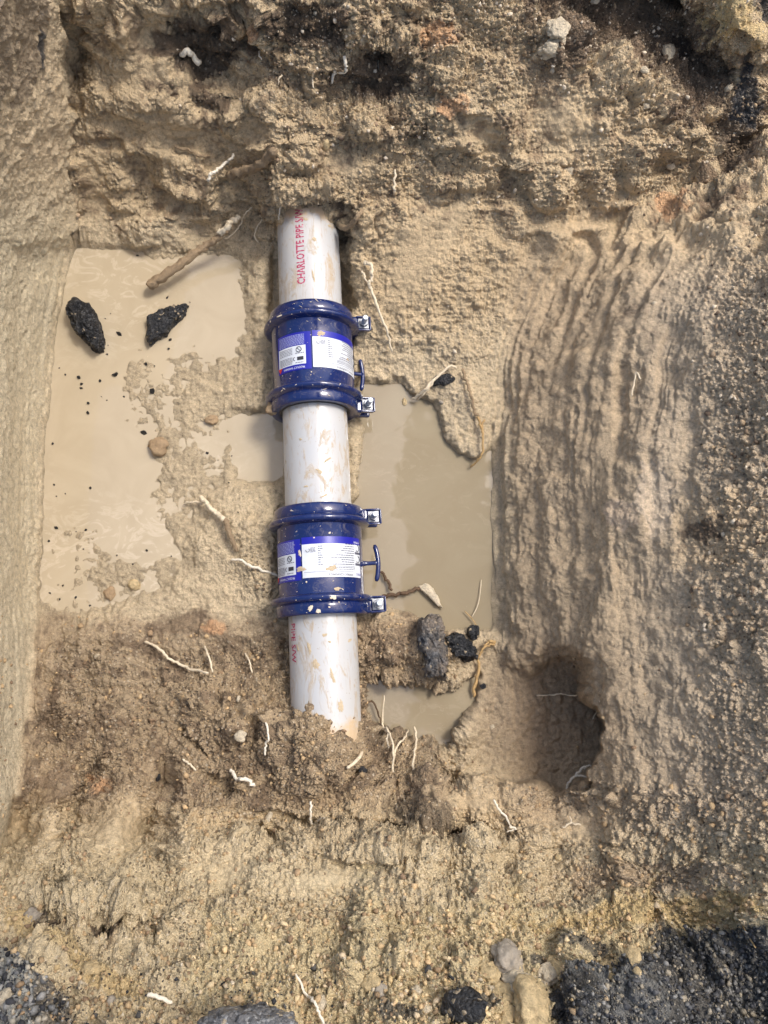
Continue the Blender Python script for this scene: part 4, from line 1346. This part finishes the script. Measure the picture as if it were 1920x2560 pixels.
for (px, py, rx, ry, an, mt, lb) in STONES:
    o = rock("clod" if mt is CLAY else "stone", px, py, rx, ry, an, mt, lb, "clod" if mt is CLAY else "stone", rough=0.42, sub=4 if rx > 20 else 3 if rx > 10 else 2, facet=0.06 if mt is WHITE_ROCK else 0.0)
    if px == 683:
        o.location = at(683, 1016, PZ + 0.02); o.rotation_quaternion = (1, 0, 0, 0)

# countable crumbs of asphalt on the wet floor
BITS = []
for (x, y) in [(690, 237), (650, 128), (505, 145), (885, 518), (1032, 548), (485, 655), (520, 622), (575, 755), (505, 825), (500, 885), (550, 1010), (600, 1150), (790, 1110), (315, 1030), (330, 1075), (330, 1100), (228, 1018), (448, 1052), (460, 1155), (375, 1197), (495, 1180), (740, 935), (795, 948), (190, 972), (370, 1263), (145, 1457), (1395, 1080), (732, 1387), (980, 1405), (1135, 1512), (1295, 1535), (905, 790), (890, 845)]:
    BITS.append((80 + x / 2.592, 550 + y / 2.592))
for (x, y) in [(1238, 268), (1298, 460), (880, 735), (728, 702), (640, 788), (497, 955), (280, 990), (200, 915), (330, 690), (285, 580), (540, 730), (350, 570), (115, 640), (165, 360), (220, 345), (380, 305), (150, 290), (365, 1040), (1320, 980), (1450, 985), (180, 1005), (118, 962), (160, 555)]:
    BITS.append((80 + x / 2.514, 1100 + y / 2.514))
protos = []
for k in range(4):
    bm = rock_bm(40 + k, 1, 1.0)
    me_ = bpy.data.meshes.new("asphalt_crumb"); bm.to_mesh(me_); bm.free(); me_.materials.append(TAR)
    protos.append(me_)
for k, (px, py) in enumerate(BITS):
    p, n = surf(px, py)
    p[2] = max(p[2], 0.0)
    o = bpy.data.objects.new("asphalt_crumb", protos[k % 4])
    COL.objects.link(o)
    s = random.choice((0.0018, 0.0024, 0.003, 0.0045)) if k not in (7, 10, 12, 27) else 0.007
    o.scale = (s * random.uniform(.8, 1.4), s * random.uniform(.8, 1.4), s * .8)
    o.rotation_euler = (0, 0, random.uniform(0, 6))
    o.location = (p[0], p[1], p[2] + s * 0.3)
    tag(o, "tiny black crumb of asphalt scattered on the wet silt left of the pipe", "crumb", "black crumbs scattered on the wet silt")


# loose grains that nobody could count
def scatter(name, label, n, pick, sizes, cols, seed, mat_rough=0.9, sink=0.25, sub=1):
    rg = np.random.default_rng(seed)
    bm = bmesh.new(); bmesh.ops.create_icosphere(bm, subdivisions=sub, radius=1.0)
    bv = np.array([v.co[:] for v in bm.verts]); bf = np.array([[v.index for v in f.verts] for f in bm.faces]); bm.free()
    vs, fs, cs = [], [], []
    k = 0
    tries = 0
    while k < n and tries < n * 20:
        tries += 1
        px, py, ok = pick(rg)
        if not ok: continue
        p, nn = surf(px, py)
        if p[2] < 0.004: continue
        s = sizes[0] * (sizes[1] / sizes[0]) ** (rg.random() ** 3.2)
        q = (bv * rg.uniform(0.6, 1.3, (len(bv), 1)) + rg.uniform(-.18, .18, bv.shape)) * rg.uniform(0.6, 1.2, 3) * s
        a = rg.uniform(0, 6.28); c_, s_ = math.cos(a), math.sin(a)
        q = q @ np.array([[c_, -s_, 0], [s_, c_, 0], [0, 0, 1]])
        vs.append(q + p + nn * s * sink)
        fs.append(bf + k * len(bv))
        col = np.array(cols[rg.integers(len(cols))]) * rg.uniform(0.8, 1.15) * (1.15 if np.max(cols[0]) > 0.2 else 1.0)
        cs.append(np.tile(np.append(col, 1.0), (len(bv), 1)))
        k += 1
    vs = np.concatenate(vs); fs = np.concatenate(fs); cs = np.concatenate(cs)
    me = bpy.data.meshes.new(name)
    me.vertices.add(len(vs)); me.loops.add(fs.size); me.polygons.add(len(fs))
    me.vertices.foreach_set("co", vs.astype(np.float32).ravel())
    me.loops.foreach_set("vertex_index", fs.astype(np.int32).ravel())
    me.polygons.foreach_set("loop_start", np.arange(0, fs.size, 3, dtype=np.int32))
    me.update()
    a_ = me.attributes.new("tint", 'FLOAT_COLOR', 'POINT')
    a_.data.foreach_set("color", np.clip(cs, 0, 1).astype(np.float32).ravel())
    m = NT(name + "_grains")
    co = m.coord("Object")
    m.set(Base_Color=m.mix(1.0, m.attr("tint"), m.ramp(m.noise(300, 4, 0.7, co), [(0.25, 0.7), (0.75, 1.25)]), 'MULTIPLY'), Roughness=mat_rough)
    m.bump(m.noise(500, 4, 0.7, co), 0.5, 0.003)
    o = link(name, me, m.mat, smooth=False)
    return tag(o, label, kind="stuff")


def in_poly(px, py, pts):
    ins = False
    for i in range(len(pts)):
        x1, y1 = pts[i]; x2, y2 = pts[(i + 1) % len(pts)]
        if (y1 > py) != (y2 > py) and px < (x2 - x1) * (py - y1) / (y2 - y1) + x1: ins = not ins
    return ins


def field(px, py):
    i = min(max(np.searchsorted(GX, px) - 1, 0), NX - 1); j = min(max(np.searchsorted(GY, py) - 1, 0), NY - 1)
    return j, i


colour_at = C.reshape(NY, NX, 3)


def pick_near(rg):
    px, py = rg.uniform(-20, 1940), rg.uniform(1540, 2580)
    j, i = field(px, py)
    return px, py, rg.random() < crumb[j, i] * (1 - smooth[j, i]) * (1 - POOLM[j, i]) * (0.25 if (px > 1150 and py < 1960) else 1) and ar[j, i] < 0.5


def pick_bank(rg):
    px, py = rg.uniform(0, 1940), rg.uniform(-20, 1600)
    j, i = field(px, py)
    return px, py, Z[j, i] > 0.05 and rg.random() < (crumb[j, i] - 0.4) * (1 - smooth[j, i]) and leftw[j, i] < 0.3


def pick_yellow(rg):
    px, py = rg.uniform(300, 1940), rg.uniform(2180, 2600)
    j, i = field(px, py)
    return px, py, rg.random() < yel[j, i] and ar[j, i] < 0.4


def pick_tar(rg):
    px, py = rg.uniform(1280, 1960), rg.uniform(2290, 2600)
    j, i = field(px, py)
    return px, py, ar[j, i] > 0.45


def pick_tar_l(rg):
    px, py = rg.uniform(-40, 200), rg.uniform(2360, 2600)
    j, i = field(px, py)
    return px, py, al_[j, i] > 0.4


def pick_mixed(rg):
    px, py = rg.uniform(150, 1500), rg.uniform(2420, 2600)
    return px, py, True


L_ = lambda r, g_, b: tuple(map(float, lin(r, g_, b)))
scatter("crumbs", "loose brown earth crumbs covering the near bank", 5200, pick_near, (0.0014, 0.0070), [L_(165, 140, 105), L_(178, 152, 114), L_(150, 126, 96), L_(128, 106, 82), L_(186, 158, 118)], 1)
scatter("crumbs", "loose earth crumbs on the far and right banks", 5500, pick_bank, (0.0012, 0.0065), [L_(160, 138, 108), L_(175, 152, 122), L_(140, 120, 96), L_(100, 84, 68), L_(205, 190, 165)], 2)
scatter("gravel", "yellow limerock gravel of the road base along the pit rim", 2200, pick_yellow, (0.0013, 0.0075), [L_(200, 174, 130), L_(206, 184, 144), L_(186, 160, 120), L_(194, 174, 142), L_(172, 148, 114)], 3)
scatter("asphalt_rubble", "broken black asphalt grains at the bottom right corner", 4800, pick_tar, (0.0014, 0.0065), [L_(52, 53, 56), L_(40, 41, 44), L_(80, 80, 80), L_(130, 128, 122), L_(60, 61, 64), L_(150, 140, 120)], 4, 0.6)
scatter("asphalt_rubble", "broken grey asphalt grains at the bottom left corner", 900, pick_tar_l, (0.0016, 0.008), [L_(60, 60, 62), L_(110, 110, 108), L_(150, 148, 142), L_(170, 160, 140), L_(45, 45, 47)], 5, 0.7)
scatter("gravel", "mixed grey, black and yellow gravel along the bottom of the near bank", 1000, pick_mixed, (0.0016, 0.0075), [L_(80, 78, 74), L_(50, 50, 52), L_(190, 165, 120), L_(160, 140, 110), L_(175, 150, 112), L_(150, 128, 98), L_(200, 186, 160)], 6)

# ------------------------------------------------------------------ roots and sticks
ROOT_PALE = solid("pale_root_bark", L_(218, 202, 172), 0.8, 0, 0.25, 220, 0.6, 0.002)
ROOT_WHITE = solid("white_root_bark", L_(226, 216, 194), 0.8, 0, 0.2, 220, 0.5, 0.002)
ROOT_MUD = solid("mud_coated_root", L_(170, 146, 114), 0.75, 0, 0.3, 90, 1.0, 0.01)
ROOT_GOLD = solid("golden_root_bark", L_(178, 146, 96), 0.6, 0, 0.3, 180, 0.6, 0.002)
ROOT_DARK = solid("dark_root_bark", L_(95, 74, 54), 0.8, 0, 0.3, 180, 0.6, 0.002)


def catmull(pts, k=5):
    P_ = [np.asarray(p, float) for p in pts]
    out = []
    for i in range(len(P_) - 1):
        p0, p1, p2, p3 = P_[max(i - 1, 0)], P_[i], P_[i + 1], P_[min(i + 2, len(P_) - 1)]
        for s in range(k):
            t = s / k
            out.append(0.5 * ((2 * p1) + (-p0 + p2) * t + (2 * p0 - 5 * p1 + 4 * p2 - p3) * t * t + (-p0 + 3 * p1 - 3 * p2 + p3) * t ** 3))
    out.append(P_[-1])
    return out


def root(pts, r0, r1, mat, label, lift=None, forks=(), wob_=1.0, name="root", cat="root", thick_end=None):
    """pts in photo pixels; radius in photo pixels; lies on the earth, bridging hollows; lift: extra heights (m) per point"""
    rr = random.Random(int(pts[0][0] * 7 + pts[0][1]))

    def chain(pp, ra, rb, lf):
        Q = []
        for i, (x, y) in enumerate(pp):
            p, n = surf(x, y)
            if p[2] < 0.0: p = at(x, y, 0.001)
            rad = (ra + (rb - ra) * i / max(1, len(pp) - 1)) * float(np.linalg.norm(p - CAM)) / F
            Q.append(p + n * (rad * 0.9 + 0.004) + np.array([0, 0, (lf[i] if lf else 0)]))
        C_ = catmull(Q, 9 if max(ra, rb) > 9 else 6)
        m_ = len(C_)
        rad = []
        for i in range(m_):
            f_ = i / (m_ - 1)
            r = (ra + (rb - ra) * f_) * rr.uniform(0.9, 1.1) / F * float(np.linalg.norm(C_[i] - CAM)) * 0.66
            if i in (0, m_ - 1): r *= 0.55
            rad.append(r)
            if 0 < i < m_ - 1: C_[i] = C_[i] + np.array([rr.uniform(-1, 1), rr.uniform(-1, 1), rr.uniform(-.5, .5)]) * r * 0.75 * wob_
        return tube(C_, rad, 12 if max(ra, rb) > 9 else 7, True, 0.2 if max(ra, rb) > 9 else 0.12, int(pp[0][0]))
    if forks:
        base_ = empty(name, tuple(surf(*pts[0])[0]))
        bm = chain(pts, r0, r1, lift)
        o = bm_obj("stem", bm, mat, base_)
        o.matrix_parent_inverse = Matrix.Translation(-base_.location)
        for fk in forks:
            l2 = fk[1] if len(fk) > 1 and isinstance(fk[1], list) else None
            o = bm_obj("fork", chain(fk[0], r1 * 1.1, r1 * 0.5, l2), mat, base_)
            o.matrix_parent_inverse = Matrix.Translation(-base_.location)
        return tag(base_, label, cat, "roots sticking out of the cut earth")
    o = bm_obj(name, chain(pts, r0, r1, lift), mat)
    return tag(o, label, cat, "roots sticking out of the cut earth")


root([(590, 585), (560, 612), (509, 654), (440, 700), (376, 729)], 9, 17, ROOT_MUD, "thick mud-coated root slanting down into the shallow pool", [0.05, .05, .045, .03, .004], wob_=.4)
root([(604, 570), (588, 586), (562, 610)], 9, 11, ROOT_PALE, "pale splintered root stub above the thick mud-coated root", [.055, .055, .054])
root([(587, 380), (582, 398), (567, 411), (538, 431), (520, 440), (513, 457)], 4, 6, ROOT_WHITE, "white zigzag root on the far bank above the thick stick", [0, .01, .012, .012, .01, .015])
root([(859, 127), (851, 162), (838, 195), (831, 218)], 6, 4, ROOT_WHITE, "straight white root hanging down the far bank near the dark hollow", [0, .01, .015, .012])
root([(781, 180), (780, 200), (783, 224)], 3, 2, ROOT_PALE, "thin short root left of the straight white one, longer of the two", [0, .006, .004])
root([(703, 188), (699, 202), (697, 215)], 3, 2, ROOT_PALE, "thin short root left of the straight white one, shorter of the two", [0, .006, .004])
root([(646, 127), (650, 142), (657, 152)], 3, 2, ROOT_WHITE, "tiny white root tip in the dark soil of the far bank", [0, .006, .004])
root([(935, 145), (945, 160), (953, 172)], 3, 2, ROOT_WHITE, "tiny pale root tip over the dark hollow of the far bank", [0, .006, .004])
root([(912, 660), (926, 672), (930, 706), (923, 722), (930, 735), (943, 775), (966, 833), (978, 885)], 7, 4, ROOT_PALE, "long pale root trailing down the bank right of the far coupling", [0, .01, .015, .015, .015, .012, .012, .01], forks=[([(908, 680), (914, 705), (924, 722)], [0, .01, .014])])
root([(1140, 926), (1122, 928), (1088, 955), (1060, 980), (1030, 998)], 4, 6, ROOT_PALE, "pale forked root reaching over the top of the long pool", [0, .01, .015, .012, .004], forks=[([(1088, 957), (1060, 985), (1040, 1000)], [.015, .01, .003])])
root([(1152, 930), (1160, 960), (1172, 995), (1180, 1030), (1192, 1050)], 6, 6, ROOT_MUD, "muddy root creeping down beside the forked root to the golden one", [.004, .006, .006, .006, .005])
root([(1188, 1045), (1198, 1075), (1202, 1090), (1195, 1128), (1175, 1170)], 5, 4, ROOT_GOLD, "golden curved root dipping into the long pool", [.006, .008, .008, .006, .002], forks=[([(1205, 1052), (1200, 1075), (1203, 1092)], [.004, .008, .008])])
root([(945, 1504), (975, 1492), (1007, 1486), (1048, 1470)], 6, 8, ROOT_DARK, "silt-coated stick lying across the lower end of the long pool", [.002, .004, .004, .003], name="stick", cat="stick")
root([(951, 1429), (965, 1448), (980, 1478)], 5, 6, ROOT_DARK, "shorter silt-coated stick pointing at the nearer coupling handle", [.002, .003, .003], name="stick", cat="stick")
root([(1240, 1612), (1222, 1612), (1206, 1622), (1193, 1645), (1195, 1680), (1197, 1705), (1191, 1745)], 4, 6, ROOT_GOLD, "golden jointed root beside the black asphalt lumps", [0, .006, .01, .01, .01, .01, .004], forks=[([(1240, 1606), (1220, 1603), (1208, 1614)], [0, .006, .008])])
root([(922, 1829), (949, 1863), (965, 1895), (975, 1930), (981, 1973)], 3.5, 4.5, ROOT_PALE, "root with several branches standing at the edge of the small puddle", [.02, .03, .035, .03, .0],
     forks=[([(950, 1865), (952, 1810), (958, 1736)], [.03, .035, .045]), ([(952, 1862), (975, 1845), (970, 1832)], [.03, .03, .03]), ([(970, 1915), (985, 1885), (1003, 1865), (1018, 1825)], [.03, .035, .03, .02]), ([(948, 1868), (943, 1885), (948, 1902)], [.03, .02, .01])])
root([(1033, 1815), (1037, 1852), (1029, 1900), (1033, 1944)], 4, 4.5, ROOT_PALE, "single upright root right of the branched one at the small puddle", [.02, .03, .025, .0])
root([(905, 1760), (925, 1755), (940, 1780), (950, 1812)], 3.5, 2.5, ROOT_DARK, "dark twig beside the pipe overhanging the small puddle", [.004, .012, .012, .004], name="twig", cat="twig")
root([(1404, 1975), (1408, 1955), (1430, 1938), (1450, 1912)], 5, 4, ROOT_WHITE, "white branching root at the dark mouth of the alcove", [.0, .012, .02, .03], forks=[([(1446, 1918), (1455, 1908), (1465, 1912)], [.03, .034, .034]), ([(1432, 1937), (1448, 1938), (1456, 1936)], [.02, .022, .024])])
root([(781, 2002), (778, 2030), (784, 2052), (799, 2066), (812, 2077)], 4, 4.5, ROOT_WHITE, "white hooked root standing below the buried pipe end", [.012, .012, .01, .008, .002])
root([(362, 1603), (405, 1626), (425, 1648), (470, 1672), (532, 1707)], 4.5, 5, ROOT_PALE, "long pale root lying across the dark crumbs left of the pipe", [.006, .008, .005, .008, .006])
root([(515, 1620), (528, 1650), (538, 1696)], 4, 3.5, ROOT_PALE, "short root crossing toward the end of the long pale one", [.003, .008, .004])
root([(613, 1632), (624, 1655), (631, 1684)], 3.5, 3, ROOT_PALE, "short curved root nearest the lower pipe length on its left", [.003, .008, .004])
root([(509, 1248), (530, 1272), (548, 1290), (572, 1310)], 8, 10, ROOT_PALE, "stout broken root in the mud left of the nearer coupling", [.008, .01, .01, .006], wob_=.5)
root([(572, 1306), (585, 1340), (596, 1380)], 10, 8, ROOT_MUD, "muddy continuation under the stout broken root", [.004, .004, .002], wob_=.5)
root([(460, 1262), (485, 1258), (515, 1266)], 3, 3.5, ROOT_PALE, "thin root running into the stout broken root", [.002, .006, .006])
root([(584, 1400), (610, 1404), (640, 1420), (690, 1445)], 4, 6, ROOT_WHITE, "white root pointing at the nearer coupling's warning label", [.004, .01, .008, .004])
root([(715, 1829), (716, 1850), (700, 1866), (691, 1892)], 4, 3.5, ROOT_WHITE, "small white root left of the buried pipe end", [.002, .01, .01, .006])
root([(882, 1884), (866, 1898), (848, 1914)], 8, 6, ROOT_PALE, "stubby pale root just under the buried pipe end", [.004, .008, .004], wob_=.5)
root([(467, 1905), (478, 1915), (490, 1930)], 4, 3.5, ROOT_PALE, "short pale root on the smeared near bank", [.003, .006, .003])
root([(582, 1925), (605, 1950), (620, 1955), (645, 1972)], 6, 7, ROOT_WHITE, "fuzzy white root below and left of the buried pipe", [.004, .008, .008, .004])
root([(741, 2442), (768, 2480), (785, 2510), (800, 2535), (818, 2565)], 4, 5, ROOT_WHITE, "longest straight white root in the rubble at the bottom", [.012, .012, .012, .01, .01])
root([(1227, 2002), (1240, 2022), (1258, 2036), (1278, 2066)], 3.5, 4, ROOT_WHITE, "white forked root on the ridge below the alcove", [.012, .012, .01, .002], forks=[([(1275, 2062), (1290, 2070), (1268, 2076)], [.003, .004, .004])])
root([(1406, 2074), (1420, 2062), (1432, 2062), (1450, 2065)], 3.5, 3, ROOT_PALE, "small y-shaped root on the near bank under the alcove", [.002, .008, .008, .004], forks=[([(1426, 2062), (1424, 2050), (1420, 2042)], [.008, .012, .014])])
root([(1120, 2075), (1145, 2082), (1170, 2090), (1190, 2098)], 3, 3.5, ROOT_DARK, "dark rootlet in the hollow of the near bank", [.004, .01, .01, .004], forks=[([(1140, 2081), (1146, 2095), (1150, 2110)], [.01, .008, .004])])
root([(434, 148), (465, 168), (485, 174), (505, 180)], 8, 9, ROOT_WHITE, "stubby pale root poking out beneath the dark recess of the far bank", [.0, .015, .02, .02], wob_=.6)
root([(438, 370), (470, 378), (495, 390), (525, 396)], 5, 6, ROOT_MUD, "muddy root ridge over a crack in the far bank", [.003, .006, .006, .004])
root([(579, 457), (620, 452), (660, 436), (700, 415)], 13, 15, ROOT_MUD, "thick clay-coated root bulging from the far bank over the pipe", [.03, .035, .035, .03], wob_=.5)
root([(905, 528), (900, 555), (886, 576), (868, 566)], 8, 9, ROOT_MUD, "hooked muddy root right of the far pipe end", [.0, .015, .02, .015], wob_=.5)
root([(625, 524), (612, 545), (605, 560), (590, 588), (566, 606)], 2.5, 3, ROOT_PALE, "thread-like root hanging over the thick mud-coated one", [.01, .015, .015, .015, .02])
root([(660, 537), (645, 560), (643, 590), (650, 615)], 2.5, 2, ROOT_PALE, "thread-like root hanging close to the far pipe end", [.01, .015, .015, .008])
root([(702, 515), (700, 535), (696, 550)], 2.5, 2, ROOT_WHITE, "thin white thread on the corner of the far pipe end", [.012, .015, .012])
root([(988, 425), (986, 455), (984, 485)], 4, 5, ROOT_PALE, "pale upright root in the far bank right of the pipe", [.0, .008, .003])
root([(1337, 1738), (1375, 1737), (1395, 1734), (1425, 1738), (1455, 1735)], 2, 2.2, ROOT_PALE, "thin level root on the alcove wall", [.004, .008, .008, .008, .004])
root([(1503, 1752), (1490, 1775), (1478, 1797)], 2, 2, ROOT_PALE, "fine root hanging inside the alcove", [.004, .01, .004])
root([(1871, 2311), (1882, 2335), (1896, 2364)], 2.5, 2.5, ROOT_GOLD, "yellow straw lying on the black asphalt rubble", [.01, .012, .008], name="straw", cat="straw", wob_=.3)
root([(1160, 1528), (1178, 1550), (1190, 1570)], 1.8, 1.8, ROOT_GOLD, "thin straw in the water by the small round asphalt lump", [.002, .004, .004], name="straw", cat="straw", wob_=.3)
root([(1206, 1450), (1196, 1508), (1178, 1545)], 1.5, 1.5, ROOT_PALE, "hair-thin fibre floating in the long pool by the bank", [.001, .002, .002], name="straw", cat="straw", wob_=.3)
root([(370, 2497), (395, 2497), (430, 2500)], 7, 6, ROOT_WHITE, "flat pale wood chip in the rubble", [.002, .004, .002], name="wood_chip", cat="wood chip", wob_=.5)
root([(1580, 992), (1590, 938), (1602, 950)], 3, 3, ROOT_PALE, "small pale fleck of root on the right bank", [.0, .006, .003])
outline_lump("shell_fragment", [(1046, 1466), (1066, 1458), (1085, 1470), (1098, 1500), (1107, 1522), (1095, 1515), (1075, 1495), (1058, 1480)], 0.003, 0.012, WHITE_ROCK,
             "white flaky shell-like shard half coated in silt at the end of the stick", "shard", 29, 0.05)


# ------------------------------------------------------------------ unseen tree, added so its crown darkens part of the pool's reflection
LEAF = solid("green_leaf", (0.045, 0.085, 0.025), 0.6, 0, 0.3, 3)
BARK = solid("brown_bark", (0.10, 0.075, 0.05), 0.9, 0, 0.3, 12, 0.8, 0.02)
tree = empty("tree", (3.3, 0.4, H))
bm = tube([(0, 0, -0.2), (-0.05, 0, 1.2), (-0.2, 0.05, 2.6), (-0.6, 0.1, 3.9), (-1.2, 0.15, 4.9)], [0.17, 0.14, 0.12, 0.09, 0.05], 12)
bm_obj("trunk", bm, BARK, tree)
rt = random.Random(5)
bmL = bmesh.new()


def leaf_at(x, y, z):
    c = Vector((x - 3.3, y - 0.4, z - H))
    a = Vector((rt.gauss(0, 1), rt.gauss(0, 1), rt.gauss(0, .5))).normalized() * rt.uniform(.05, .085)
    b = a.cross(Vector((rt.gauss(0, 1), rt.gauss(0, 1), rt.gauss(0, 1)))).normalized() * rt.uniform(.03, .05)
    bmL.faces.new([bmL.verts.new(c + q) for q in (-a, b, a, -b)])


for k in range(5600):                      # added bough, shaped to give the pool its dark mirrored side
    v = rt.uniform(-1, 1)
    x = (0.118 + 0.012 * math.sin(v * 9) + 0.02 * math.sin(v * 23 + 1) * rt.random() + 0.155 * rt.random() ** 0.8) * 4.9 + 0.1
    if abs(v) > 0.8 and rt.random() < 0.5: continue
    leaf_at(x, 0.85 + v * 1.5, rt.uniform(4.4, 5.6))
bm_obj("crown", bmL, LEAF, tree, smooth=False)
tag(tree, "unseen leafy tree added beside the pit to darken the reflection in the long pool", "tree")
